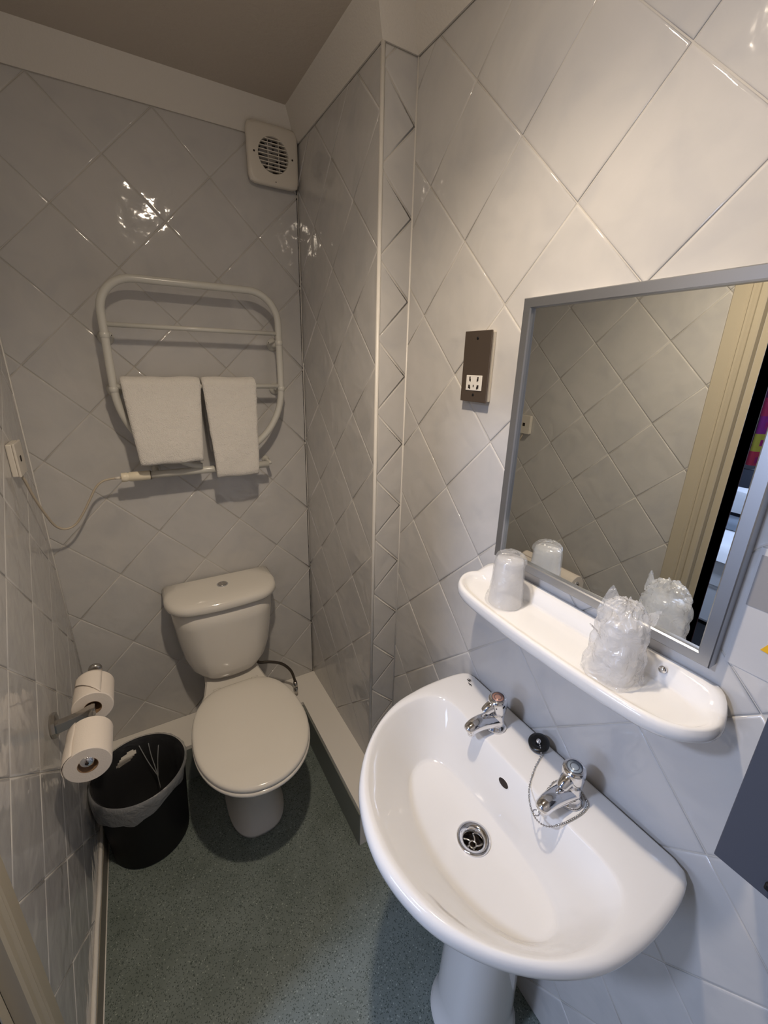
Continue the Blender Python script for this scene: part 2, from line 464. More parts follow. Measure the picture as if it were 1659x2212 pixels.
link('pane', [(BX - 0.045, WY0 + 0.05, WZ0 + 0.05), (BX - 0.045, WY1 - 0.05, WZ0 + 0.05), (BX - 0.045, WY1 - 0.05, WZ1 - 0.05), (BX - 0.045, WY0 + 0.05, WZ1 - 0.05)],
     [(0, 1, 2, 3)], emis('daylight_sky', (0.56, 0.69, 1.0), SKY), win, smooth=False)

bed = thing('bed', 'single bed with white linen seen in the mirror through the doorway', 'bed', (-1.9, -1.0, 0))
M_LINEN = mat('white_linen', (0.85, 0.87, 0.9), 0.9)
M_FOLD = mat('grey_blue_blanket', (0.22, 0.26, 0.31), 0.9)
bevel(link('base', *box(-2.35, -1.46, -2.05, 0.0, 0.02, 0.30), M_LINEN, bed, smooth=False), 0.02)
def soft(x0, x1, y0, y1, z0, z1, n=18, amp=0.012, seed=0, crown=0.03):
    top, V, Fc = [], [], []
    for i in range(n + 1):
        for j in range(n + 1):
            a, b = i / n, j / n
            e = min(a, 1 - a, b, 1 - b); rise = 1 - max(0, 1 - e / 0.12) ** 2
            x, y = x0 + (x1 - x0) * a, y0 + (y1 - y0) * b
            V.append((x, y, z0 + (z1 - z0) * rise + crown * (math.sin(PI * a) * math.sin(PI * b)) + amp * noise.noise(Vector((x * 7 + seed, y * 7, seed))) * rise))
    m = n + 1
    for i in range(n):
        for j in range(n): Fc.append((i * m + j, (i + 1) * m + j, (i + 1) * m + j + 1, i * m + j + 1))
    k = len(V)
    V += [(x0, y0, z0), (x1, y0, z0), (x1, y1, z0), (x0, y1, z0)]; Fc.append((k + 3, k + 2, k + 1, k))
    return V, Fc
link('mattress', *box(-2.35, -1.45, -2.05, 0.0, 0.30, 0.48), M_LINEN, bed, smooth=False)
link('duvet', *soft(-2.37, -1.42, -2.08, 0.0, 0.475, 0.54, 24, 0.02, 3, 0.01), M_LINEN, bed)
link('folded_blanket', *soft(-2.14, -1.90, -1.6, 0.02, 0.55, 0.59, 16, 0.02, 5, 0.01), M_FOLD, bed)
pil = tag(link('pillow', *soft(-2.36, -2.12, -0.75, 0.02, 0.62, 0.76, 18, 0.012, 8, 0.03), M_LINEN, origin=(-2.2, -0.4, 0.58)),
          'white pillow on the bed, seen in the mirror through the doorway', 'pillow')
tag(link('headboard_panel', *box(BX + 0.005, BX + 0.05, -1.1, 0.2, 0.35, 0.88), M_SLATE, smooth=False, origin=(BX + 0.02, -0.4, 0.35)),
    'dark grey panel on the bedroom wall behind the bed, seen in the mirror', 'headboard')
ROW0 = 6
def curtain_material():
    m = mat('patchwork_curtain', (0.3, 0.02, 0.1), 0.9)
    g = N(m, 'ShaderNodeNewGeometry')
    mp = N(m, 'ShaderNodeMapping'); mp.inputs['Scale'].default_value = (0, 1, 1); mp.inputs['Location'].default_value = (0, 0.0, 0.05)
    L(m, g.outputs['Position'], mp.inputs[0])
    sn = N(m, 'ShaderNodeVectorMath', operation='SNAP'); sn.inputs[1].default_value = (0.135, 0.135, 0.135); L(m, mp.outputs[0], sn.inputs[0])
    s1 = N(m, 'ShaderNodeSeparateXYZ'); L(m, sn.outputs[0], s1.inputs[0])
    row = N(m, 'ShaderNodeMath', operation='MULTIPLY_ADD'); L(m, s1.outputs[2], row.inputs[0]); row.inputs[1].default_value = 1 / (0.135 * 8); row.inputs[2].default_value = 0.02
    colm = N(m, 'ShaderNodeMath', operation='MULTIPLY_ADD'); L(m, s1.outputs[1], colm.inputs[0]); colm.inputs[1].default_value = 3 / (0.135 * 8); L(m, row.outputs[0], colm.inputs[2])
    frc = N(m, 'ShaderNodeMath', operation='FRACT'); L(m, colm.outputs[0], frc.inputs[0])
    cols = [(0.45, 0.03, 0.06), (0.42, 0.36, 0.04), (0.22, 0.015, 0.16), (0.35, 0.02, 0.07), (0.10, 0.01, 0.05), (0.05, 0.07, 0.02), (0.40, 0.02, 0.10), (0.16, 0.02, 0.12)]
    r = ramp(m, frc.outputs[0], [(k / 8, cols[(k - ROW0) % 8]) for k in range(8)])
    r.color_ramp.interpolation = 'CONSTANT'
    fr = N(m, 'ShaderNodeVectorMath', operation='SUBTRACT'); L(m, mp.outputs[0], fr.inputs[0]); L(m, sn.outputs[0], fr.inputs[1])
    c = N(m, 'ShaderNodeVectorMath', operation='SUBTRACT'); L(m, fr.outputs[0], c.inputs[0]); c.inputs[1].default_value = (0, 0.0675, 0.0675)
    ab = N(m, 'ShaderNodeVectorMath', operation='ABSOLUTE'); L(m, c.outputs[0], ab.inputs[0])
    sp = N(m, 'ShaderNodeSeparateXYZ'); L(m, ab.outputs[0], sp.inputs[0])
    mx = N(m, 'ShaderNodeMath', operation='MAXIMUM'); L(m, sp.outputs[1], mx.inputs[0]); L(m, sp.outputs[2], mx.inputs[1])
    lt = N(m, 'ShaderNodeMath', operation='LESS_THAN'); L(m, mx.outputs[0], lt.inputs[0]); lt.inputs[1].default_value = 0.024
    mix = N(m, 'ShaderNodeMixRGB'); L(m, lt.outputs[0], mix.inputs[0]); L(m, r.outputs[0], mix.inputs[1]); mix.inputs[2].default_value = (0.3, 0.01, 0.12, 1)
    L(m, mix.outputs[0], bsdf(m).inputs['Base Color'])
    return m
cv = []
for z in (0.92, 2.2):
    cv.append([(BX + 0.05 + 0.018 * math.sin(y * 60), y, z) for y in [-0.40 + k * 0.008 for k in range(80)]])
ctn = link('curtain', *loft(cv, False), curtain_material(), origin=(BX + 0.05, -0.1, 0.92))
tag(ctn, 'patchwork curtain of pink, red and yellow squares seen in the mirror', 'curtain')
so = ctn.modifiers.new('solid', 'SOLIDIFY'); so.thickness = 0.002

# ------------------------------------------------------------------ ceiling lamp (above the frame)
lamp = thing('ceiling_lamp', 'ceiling lamp with a small round opal glass dish above the basin', 'lamp', (0.485, -1.12, CZ))
link('ceiling_rose', *lathe([(0.0, 0), (0.05, 0), (0.05, -0.008), (0.03, -0.02), (0.018, -0.05), (0.0, -0.05)], (0.485, -1.12, CZ), seg=32), M_WPL, lamp)
link('opal_dish', *lathe([(0.0005, -0.0200), (0.016, -0.0185), (0.030, -0.0125), (0.038, -0.0045), (0.040, 0.0)], (0.485, -1.12, CZ - 0.060), seg=32),
     emis('warm_opal', (1.0, 0.84, 0.66), LAMP), lamp)
sl = bpy.data.lights.new('downlight', 'SPOT'); sl.energy = SPOT; sl.color = (1.0, 0.84, 0.66); sl.shadow_soft_size = 0.022
sl.spot_size = math.radians(142); sl.spot_blend = 1.0
slo = bpy.data.objects.new('downlight', sl); COL.objects.link(slo); slo.parent = lamp; slo.location = (0, 0, -0.080 - 0.030)
link('lamp_cap', *lathe([(0.042, -0.003), (0.043, 0.002), (0.036, 0.012), (0.015, 0.016), (0.0005, 0.016)], (0.485, -1.12, CZ - 0.060), seg=32), M_WPL, lamp)

bl = thing('bedroom_lamp', 'round cool white ceiling lamp in the bedroom beyond the doorway', 'lamp', (-0.90, -1.25, CZ))
link('diffuser', *lathe([(0.0005, -0.030), (0.095, -0.030), (0.102, -0.022)], (-0.90, -1.25, CZ), seg=36), emis('cool_diffuser', (0.60, 0.71, 1.0), COOL), bl)
link('lamp_body', *lathe([(0.103, -0.024), (0.108, -0.018), (0.108, 0.0), (0.0005, 0.0)], (-0.90, -1.25, CZ), seg=36), M_WPL, bl)

# ------------------------------------------------------------------ basin
def smooth01(t): t = max(0.0, min(1.0, t)); return t * t * (3 - 2 * t)
CB = (0.765, -1.215)
NB = 144
out_pts = [(0.976, -0.952), (0.955, -0.938), (0.90, -0.930), (0.82, -0.930), (0.74, -0.945), (0.665, -0.985), (0.60, -1.045), (0.555, -1.12), (0.537, -1.215)]
out_pts = out_pts + [(x, 2 * CB[1] - y) for x, y in out_pts[-2::-1]]
OUT = [tuple(p)[:2] for p in cr([(x, y, 0) for x, y in out_pts], 8)]
in_pts = [(0.858, -1.215), (0.858, -1.13), (0.860, -1.075), (0.861, -1.030), (0.853, -0.992), (0.825, -0.970), (0.785, -0.963), (0.735, -0.968), (0.675, -0.993), (0.617, -1.045), (0.575, -1.118), (0.558, -1.215)]
in_pts = in_pts + [(x, 2 * CB[1] - y) for x, y in in_pts[-2:0:-1]]
INN = [tuple(p)[:2] for p in cr([(x, y, 0) for x, y in in_pts], 8, closed=True)]
ro = radial(OUT, CB, NB); ri = radial(INN, CB, NB)
RIM = 0.832
DRZ = 0.700
def bring(fr, z, mode):
    ring = []
    for k in range(NB):
        a = 2 * PI * k / NB
        r = fr(k)
        x, y = CB[0] + r * math.cos(a), CB[1] + r * math.sin(a)
        zz = z(k, x, y) if callable(z) else z
        ring.append((min(x, 0.9795), y, zz))
    return ring
rd = 0.026
BR = []
prof = [(0.0, 0.0), (0.08, 0.002), (0.2, 0.005), (0.34, 0.010), (0.46, 0.015), (0.55, 0.020), (0.61, 0.025), (0.65, 0.032), (0.71, 0.046), (0.78, 0.066), (0.85, 0.089), (0.91, 0.109), (0.96, 0.124), (0.99, 0.1300)]
fl_pts = [(0.820, -1.215), (0.818, -1.13), (0.808, -1.065), (0.785, -1.035), (0.750, -1.035), (0.710, -1.065), (0.680, -1.13), (0.668, -1.215)]
fl_pts = fl_pts + [(x, 2 * CB[1] - y) for x, y in fl_pts[-2:0:-1]]
FL = [tuple(p)[:2] for p in cr([(x, y, 0) for x, y in fl_pts], 8, closed=True)]
rf = radial(FL, CB, NB)
ZF = 0.014
for t in (0.0, 0.12, 0.3, 0.5, 0.7, 0.85, 0.95):
    BR.append(bring(lambda k, t=t: rd + (rf[k] - rd) * t, DRZ + ZF * t ** 1.6, 0))
for t, g in ((0.0, 0.0), (0.04, 0.020), (0.10, 0.070), (0.2, 0.165), (0.35, 0.325), (0.5, 0.49), (0.65, 0.655), (0.78, 0.80), (0.87, 0.895), (0.93, 0.95), (0.97, 0.982), (0.99, 0.995)):
    BR.append(bring(lambda k, t=t: rf[k] + (ri[k] - rf[k]) * t, DRZ + ZF + (RIM - DRZ - ZF) * g, 0))
def wk(k): return ro[k] - ri[k]
BR.append(bring(lambda k: ri[k] + min(0.004, 0.14 * wk(k)), RIM + 0.0003, 0))
BR.append(bring(lambda k: ri[k] + min(0.009, 0.30 * wk(k)), RIM + 0.0012, 0))
BR.append(bring(lambda k: ri[k] + 0.42 * wk(k), RIM + 0.0008, 0))
for d, h in ((0.016, 0.0002), (0.010, -0.0015), (0.005, -0.005), (0.0015, -0.010), (0.0, -0.018), (0.002, -0.028), (0.006, -0.036), (0.014, -0.044)):
    BR.append(bring(lambda k, d=d, h=h: max(ro[k] - d * (min(1, wk(k) / 0.032) if h > -0.012 else 1), ri[k] * 0.9), RIM + h, 0))
und = [(0.90, -0.055), (0.80, -0.085), (0.66, -0.125), (0.52, -0.160), (0.42, -0.185)]
def ur(k, s):
    return ro[k] * s
for s, h in und:
    BR.append(bring(lambda k, s=s: ro[k] * s, RIM + h, 0))
basin = thing('wash_basin', 'white ceramic pedestal wash basin on the right wall under the shelf', 'basin', (CB[0] + 0.1, CB[1], 0))
bowl = link('bowl', *loft(BR, True), M_CER, basin)
# pedestal
def oval(cx, cy, rx, ry, z, n=40, p=2.0, xmax=None):
    r = []
    for k in range(n):
        a = 2 * PI * k / n; c, s = math.cos(a), math.sin(a)
        x = cx + rx * math.copysign(abs(c) ** (2 / p), c); y = cy + ry * math.copysign(abs(s) ** (2 / p), s)
        r.append((x if xmax is None else min(x, xmax), y, z))
    return r
ped = []
for z, rx, ry in ((0.0, 0.105, 0.098), (0.012, 0.106, 0.099), (0.02, 0.100, 0.093), (0.10, 0.092, 0.086), (0.3, 0.086, 0.080), (0.5, 0.090, 0.086), (0.60, 0.105, 0.108), (0.672, 0.125, 0.13)):
    ped.append(oval(0.845, CB[1], rx, ry, z, 48, 2.4))
link('pedestal', *loft(ped, True, True, False), M_CER, basin)
# waste: flange, cup and star grid
wst = link('waste_flange', *lathe([(0.0335, -0.002), (0.034, 0.0015), (0.031, 0.0028), (0.024, 0.0005), (0.0205, -0.002), (0.020, -0.016), (0.020, -0.02)], (CB[0], CB[1], DRZ + 0.002), seg=40), M_CHROME, basin)
cup = link('waste_cup', *lathe([(0.0203, -0.012), (0.020, -0.05), (0.001, -0.05)], (CB[0], CB[1], DRZ), seg=32), M_HOLE, basin)
sp = [lathe([(0.0055, -0.0015), (0.0085, -0.0015), (0.0085, 0.0015), (0.0055, 0.0015), (0.0055, -0.0015)], (CB[0], CB[1], DRZ - 0.016), seg=20)]
for k in range(5):
    a = 2 * PI * k / 5 + 0.3
    pts = []
    for t in range(6):
        r = 0.007 + 0.0135 * t / 5; aa = a + 0.55 * t / 5
        pts.append((CB[0] + r * math.cos(aa), CB[1] + r * math.sin(aa), DRZ - 0.016))
    sp.append(tube(pts, 0.0024, 6))
link('waste_grid', *merge(*sp), M_CHROME_D, basin)
# overflow slot in the rear wall of the bowl
ovx, ovy, ovz = 0.8555, -1.205, 0.792
def oval_disc(c, nrm, ra, rb, depth, n=28):
    nv = Vector(nrm).normalized(); u = Vector((0, 1, 0)); v = nv.cross(u).normalized()
    rr = []
    for s, h in ((1.12, 0.0), (1.10, 0.0012), (1.0, 0.0010), (0.96, -depth)):
        rr.append([Vector(c) + nv * h + u * ra * s * math.cos(2 * PI * k / n) + v * rb * s * math.sin(2 * PI * k / n) for k in range(n)])
    return rr
# placed against the bowl surface by a short horizontal probe
from mathutils.bvhtree import BVHTree
bv = BVHTree.FromPolygons([Vector(v) for v in loft(BR, True)[0]], loft(BR, True)[1])
hp, hn, _, _ = bv.ray_cast(Vector((0.76, ovy, ovz)), Vector((1, 0, 0)))
if hn.x > 0: hn = -hn
rr = oval_disc(hp, hn, 0.0125, 0.0075, -0.0006)
link('overflow_rim', *loft(rr[:3], True), M_CER, basin)
V_, F_c = loft(rr[2:], True, False, True)
link('overflow_hole', V_, F_c, M_HOLE, basin)
# printed mark on the left rear of the rim
mk = []
for i, (dx, dy, ln) in enumerate(((0, 0, 0.012), (0.004, -0.001, 0.010), (-0.006, -0.012, 0.013))):
    x, y = 0.945 + dx, -0.972 + dy
    mk.append(box(x - 0.0007, x + 0.0007, y - ln, y, RIM + 0.0012, RIM + 0.0019))
    mk.append(box(x - 0.003, x + 0.003, y - ln * 0.6, y - ln * 0.6 + 0.0012, RIM + 0.0012, RIM + 0.0018))
link('printed_mark', *merge(*mk), M_BLACK, basin, smooth=False)

# ------------------------------------------------------------------ taps
def tap(y, label, mprint, head_turn, col=(0, 0, 0)):
    x, z = 0.902, RIM + 0.001
    t = thing('pillar_tap', label, 'tap', (x, y, z), 'pair of chrome pillar taps')
    body = lathe([(0.0, 0.0), (0.0255, 0.0), (0.0255, 0.004), (0.021, 0.009), (0.0185, 0.018), (0.0175, 0.034), (0.0185, 0.042), (0.015, 0.047), (0.0, 0.048)], (x, y, z), seg=36)
    link('body', *body, M_CHROME, t)
    # spout: thick, tapering, with a rounded nose
    pts = cr([(x + 0.004, y, z + 0.018), (x - 0.018, y, z + 0.024), (x - 0.042, y, z + 0.030), (x - 0.062, y, z + 0.032), (x - 0.076, y, z + 0.029), (x - 0.085, y, z + 0.0235)], 5)
    n = len(pts); rad = [0.0188 - 0.0058 * i / (n - 1) for i in range(n)]
    for q, f in ((1, 0.12), (2, 0.66), (3, 0.86), (4, 0.96)): rad[-q] *= f
    V, Fc = tube(pts, rad, 24)
    link('spout', *merge((V, Fc), lathe([(0.0, 0), (0.0080, 0), (0.0088, 0.004), (0.0088, 0.012), (0.006, 0.014)], (x - 0.0715, y, z + 0.011), seg=20)), M_CHROME, t)
    # head: leaning cylinder with thumb lever
    hc = Vector((x + 0.002, y, z + 0.040))
    head = lathe([(0.0, 0.0), (0.0165, 0.0), (0.0195, 0.003), (0.0205, 0.026), (0.0205, 0.034), (0.0190, 0.0385), (0.0150, 0.0400), (0.0, 0.0400)], hc, (-0.10, 0, 1), 36)
    link('head', *head, M_CHROME, t)
    a = math.radians(head_turn)
    dx, dy = -math.cos(a), math.sin(a)
    lp = cr([(hc.x + dx * 0.006, y + dy * 0.006, hc.z + 0.020), (hc.x + dx * 0.020, y + dy * 0.020, hc.z + 0.018), (hc.x + dx * 0.031, y + dy * 0.031, hc.z + 0.011), (hc.x + dx * 0.034, y + dy * 0.034, hc.z + 0.008)], 5)
    m = len(lp)
    link('lever', *tube(lp, [0.0135 - 0.0045 * i / m if i < m - 1 else 0.004 for i in range(m)], 18), M_CHROME, t)
    ax = Vector((-0.10, 0, 1)).normalized()
    def rg(r0, r1, h): return lathe([(r0, 0.0), (r0, h), (r1, h), (r1, 0.0)], hc + ax * 0.0396, ax, 32)
    link('indicator_disc', *lathe([(0.0, 0.0), (0.0140, 0.0), (0.0140, 0.0009), (0.0, 0.0009)], hc + ax * 0.0397, ax, 32), mprint, t)
    link('indicator_ring', *merge(rg(0.0128, 0.0140, 0.0014), rg(0.0072, 0.0082, 0.0014)), M_INK, t)
    return t
tap(-1.115, 'chrome pillar tap with a red top disc, nearest the toilet end of the basin', M_RED, 10)
tap(-1.308, 'chrome pillar tap with a blue-grey top disc and the plug chain round it', M_BLUE, 0)

# plug and chain
plug = tag(link('basin_plug', *lathe([(0.0, 0.0), (0.018, 0.0), (0.020, 0.004), (0.0215, 0.010), (0.0215, 0.013), (0.016, 0.0145), (0.008, 0.012), (0.0, 0.012)], (0.945, -1.203, RIM + 0.0025), (-0.28, 0, 1), 32), M_RUBBER, origin=(0.945, -1.203, RIM)),
           'round black rubber basin plug lying on the rear ledge between the taps', 'plug')
link('chrome_boss', *lathe([(0.0, 0.0), (0.005, 0.0), (0.006, 0.004), (0.003, 0.008), (0.0, 0.009)], (0.941, -1.203, RIM + 0.015), (-0.28, 0, 1), 16), M_CHROME, plug)
zc = RIM + 0.0028
cpts = cr([(0.938, -1.205, RIM + 0.022), (0.928, -1.2213, RIM + 0.008), (0.893, -1.2357, RIM + 0.0045), (0.8564, -1.2548, RIM + 0.004), (0.834, -1.2735, RIM + 0.003), (0.8205, -1.2927, RIM + 0.002),
           (0.817, -1.3095, RIM + 0.001), (0.8256, -1.3244, RIM + 0.001), (0.851, -1.334, RIM + 0.002), (0.878, -1.3385, zc), (0.905, -1.3390, zc), (0.922, -1.334, zc),
           (0.932, -1.318, zc), (0.934, -1.300, zc), (0.925, -1.282, zc), (0.905, -1.274, zc), (0.885, -1.277, zc), (0.862, -1.283, RIM + 0.003), (0.838, -1.291, RIM + 0.002)], 12)
# the chain rests on the ledge and hangs across the bowl edge
cp2 = []
for p in cpts:
    h2, _, _, _ = bv.ray_cast(Vector((p.x, p.y, 0.95)), Vector((0, 0, -1)))
    cp2.append(Vector((p.x, p.y, max(h2.z + 0.0024, p.z))) if h2 else p)
beads = []
acc = 0; last = None
for i, p in enumerate(cp2):
    if last is None or (p - last).length >= 0.0036:
        last = p
        r = 0.0019 if p.y > -1.30 or i < 90 else 0.0024
        beads.append(lathe([(0.0002, -r), (r * 0.75, -r * 0.66), (r, 0), (r * 0.75, r * 0.66), (0.0002, r)], p, seg=6))
beads.append(tube(cp2, 0.0006, 5))
ch = tag(link('plug_chain', *merge(*beads), M_CHROME_D, origin=(0.9, -1.25, RIM)), 'chrome bead chain running from the black plug round the blue-topped tap', 'chain')
link('chain_clasp', *tube(arc((0.826, -1.297, RIM + 0.001), 0.0055, 0, 360, 14, 'xy')[:-1], 0.0013, 8, True), M_CHROME, ch)

# ------------------------------------------------------------------ ceramic shelf
CS = (0.914, -1.214); NS = 120
so_pts = [(0.979, -0.996), (0.966, -0.978), (0.945, -0.967), (0.920, -0.963), (0.893, -0.970), (0.865, -0.992), (0.848, -1.03), (0.840, -1.11), (0.837, -1.214)]
so_pts = so_pts + [(x, 2 * CS[1] - y - 0.011) for x, y in so_pts[-2::-1]]
SO = [tuple(p)[:2] for p in cr([(x, y, 0) for x, y in so_pts], 8)]
si_pts = [(0.956, -1.214), (0.956, -1.06), (0.951, -1.020), (0.938, -0.993), (0.918, -0.979), (0.893, -0.985), (0.873, -1.004), (0.861, -1.04), (0.853, -1.11), (0.850, -1.214)]
si_pts = si_pts + [(x, 2 * CS[1] - y - 0.011) for x, y in si_pts[-2:0:-1]]
SI = [tuple(p)[:2] for p in cr([(x, y, 0) for x, y in si_pts], 8, closed=True)]
# elongated: use a scaled angle space so the ends are well sampled
def radial2(outline, c, n, sx):
    o2 = [((x - c[0]) * sx, y - c[1]) for x, y in outline]
    return radial(o2, (0, 0), n)
SX = 2.9
rso = radial2(SO, CS, NS, SX); rsi = radial2(SI, CS, NS, SX)
SF = 1.136
def shz(x): return 0.022 * smooth01((x - 0.940) / 0.036)
def sring(fr, zf):
    ring = []
    for k in range(NS):
        a = 2 * PI * k / NS; r = fr(k)
        x = CS[0] + r * math.cos(a) / SX; y = CS[1] + r * math.sin(a)
        x = min(x, 0.9795)
        ring.append((x, y, zf(x, y)))
    return ring
SR = []
for t in (0.02, 0.4, 0.8, 0.93): SR.append(sring(lambda k, t=t: rsi[k] * t, lambda x, y: SF))
SR.append(sring(lambda k: rsi[k] * 0.975, lambda x, y: SF + 0.0025 + 0.3 * shz(x)))
SR.append(sring(lambda k: rsi[k] * 1.0, lambda x, y: SF + 0.008 + 0.7 * shz(x)))
SR.append(sring(lambda k: rsi[k] + (rso[k] - rsi[k]) * 0.35, lambda x, y: SF + 0.0125 + shz(x)))
SR.append(sring(lambda k: rsi[k] + (rso[k] - rsi[k]) * 0.7, lambda x, y: SF + 0.0125 + shz(x)))
for s, h in ((0.988, 0.010), (0.998, 0.004), (1.0, -0.002), (0.994, -0.008), (0.97, -0.013), (0.9, -0.017), (0.5, -0.022), (0.02, -0.022)):
    SR.append(sring(lambda k, s=s: rso[k] * s, lambda x, y, h=h: SF + h + (shz(x) if h > 0 else 0)))
shelf = thing('ceramic_shelf', 'long white ceramic bathroom shelf under the mirror holding two wrapped cups', 'shelf', (0.979, CS[1], SF))
link('tray', *loft(SR, True, True, True), M_CER, shelf)
link('fixing_cap', *lathe([(0.0, 0), (0.006, 0), (0.0055, 0.003), (0.0, 0.004)], (0.956, -1.378, SF + 0.022), (-1, 0, 0.3), 16), M_CHROME, shelf)

# ------------------------------------------------------------------ wrapped cups
def cup_thing(cx, cy, label, ears, seed):
    t = thing('wrapped_cup', label, 'cup', (cx, cy, SF + 0.0005), 'wrapped cups on the ceramic shelf')
    z = SF + 0.0018
    H = 0.100
    link('tumbler', *lathe([(0.034, 0.0), (0.0345, 0.002), (0.0335, 0.010), (0.0275, H - 0.006), (0.025, H), (0.0, H + 0.0005), (0.0, H - 0.002), (0.0245, H - 0.002), (0.0262, H - 0.008), (0.0322, 0.010), (0.0325, 0.0), (0.034, 0.0)], (cx, cy, z), seg=40), M_TUMBLER, t)
    # film wrap: crumpled skin round the tumbler
    n, m = 72, 34
    rings = []
    for i in range(m):
        h = i / (m - 1)
        row = []
        for k in range(n):
            a = 2 * PI * k / n
            if not ears:
                if h < 0.78:
                    zz = z + 0.001 + h / 0.78 * (H + 0.001); r = 0.0365 + (0.0285 - 0.0365) * (h / 0.78)
                    r += 0.0012 * noise.noise(Vector((math.cos(a) * 3 + seed, math.sin(a) * 3, zz * 30))) * 2
                    if h < 0.12: r += 0.004 * max(0, math.cos(a - 2.4))
                else:
                    q = (h - 0.78) / 0.22
                    r = 0.0285 * math.cos(q * PI / 2) ** 0.8 + 0.0003
                    zz = z + H + 0.002 + 0.012 * math.sin(q * PI / 2) + 0.0035 * noise.noise(Vector((math.cos(a) * 5 + seed, math.sin(a) * 5, q * 6)))
                # small frill at the back of the top
                if 0.70 < h < 0.80: r += 0.0065 * max(0, math.cos(a - 0.2)) ** 3 + 0.005 * max(0, math.cos(a - 2.9 + 4.2)) ** 8
            else:
                if h < 0.62:
                    q = h / 0.62
                    zz = z + 0.001 + q * (H - 0.004); r = 0.0435 - 0.007 * q
                    r += 0.0070 * noise.noise(Vector((math.cos(a) * 2.5 + seed, math.sin(a) * 2.5, zz * 38))) + 0.0020 * noise.noise(Vector((math.cos(a) * 7 + seed, math.sin(a) * 7, zz * 90)))
                    r -= 0.003 * math.exp(-((q - 0.72) / 0.1) ** 2)
                else:
                    q = (h - 0.62) / 0.38
                    zz = z + H - 0.003 + 0.034 * math.sin(q * PI / 2)
                    r = 0.035 * (1 - q) ** 0.55 + 0.0006
                    w_ = 0.010 * noise.noise(Vector((math.cos(a) * 4 + seed, math.sin(a) * 4, q * 4)))
                    r = max(0.0005, r + w_ * (1 - q) * 1.0); zz += 0.008 * noise.noise(Vector((math.cos(a) * 6, math.sin(a) * 6 + seed, q * 5)))
            row.append((cx + r * math.cos(a), cy + r * math.sin(a), zz))
        rings.append(row)
    link('film_wrap', *loft(rings, True, False, True), M_BAG if ears else M_FILM, t)
    if ears:
        def ear(base, tip, width, side, seed2):
            V, Fc = [], []
            b, tp, sd = Vector(base), Vector(tip), Vector(side).normalized()
            nn = 12; mm = 9
            for i in range(nn):
                q = i / (nn - 1)
                c = b.lerp(tp, q); wq = width * (1 - q) ** 0.8 + 0.0008
                for j in range(mm):
                    s = (j / (mm - 1) - 0.5) * 2
                    nv = sd.cross((tp - b).normalized())
                    V.append(c + sd * s * wq + nv * (0.005 * (1 - abs(s)) * (1 - q) + 0.003 * noise.noise(Vector((s * 3 + seed2, q * 5, 0)))))
            for i in range(nn - 1):
                for j in range(mm - 1): Fc.append((i * mm + j, i * mm + j + 1, (i + 1) * mm + j + 1, (i + 1) * mm + j))
            return V, Fc
        e1 = ear((cx + 0.004, cy + 0.022, z + H - 0.004), (cx + 0.008, cy + 0.030, z + H + 0.042), 0.020, (0.5, -1, 0), 1.3)
        e2 = ear((cx + 0.014, cy - 0.020, z + H - 0.004), (cx + 0.020, cy - 0.040, z + H + 0.030), 0.020, (0.6, 1, 0), 4.3)
        e3 = ear((cx - 0.026, cy + 0.018, z + 0.068), (cx - 0.040, cy + 0.028, z + 0.088), 0.014, (0.7, 1, 0), 6.3)
        link('film_corner', *e1, M_BAG, t); link('film_corner', *e2, M_BAG, t)
        link('film_corner', *e3, M_BAG, t)
    return t
cup_thing(0.909, -1.091, 'upturned cup wrapped smoothly in clear film at the toilet end of the shelf', False, 1.7)
cup_thing(0.904, -1.329, 'cup in a loose crumpled clear bag with pointed corners, on the shelf', True, 9.1)

# ------------------------------------------------------------------ wall mirror
mir = thing('wall_mirror', 'rectangular mirror in a flat brushed aluminium frame above the ceramic shelf', 'mirror', (XR, -1.216, 1.197))
my0, my1, mz0, mz1 = -1.001, -1.431, 1.197, 1.727
fw = 0.0185
prm = [(0, 0.0005), (0, 0.021), (0.0015, 0.0225), (fw - 0.002, 0.0225), (fw, 0.020), (fw, 0.008)]
def fr_ring(yy, zz, sy, sz): return [(XR - t, yy + sy * d, zz + sz * d) for d, t in prm]
cs = [(my0, mz0, -1, 1), (my0, mz1, -1, -1), (my1, mz1, 1, -1), (my1, mz0, 1, 1)]
names = ('frame_side', 'frame_top', 'frame_side', 'frame_bottom')
for i in range(4):
    a, b = cs[i], cs[(i + 1) % 4]
    o = link(names[i], *loft([fr_ring(*a), fr_ring(*b)], True, True, True), M_ALU, mir, smooth=False)
link('glass', *box(XR - 0.014, XR - 0.0015, my1 + fw - 0.003, my0 - fw + 0.003, mz0 + fw - 0.003, mz1 - fw + 0.003), M_MIRROR, mir, smooth=False)
link('mirror_backing', *box(XR - 0.0012, XR - 0.0004, my1 + 0.003, my0 - 0.003, mz0 + 0.003, mz1 - 0.003), M_BLACK, mir, smooth=False)

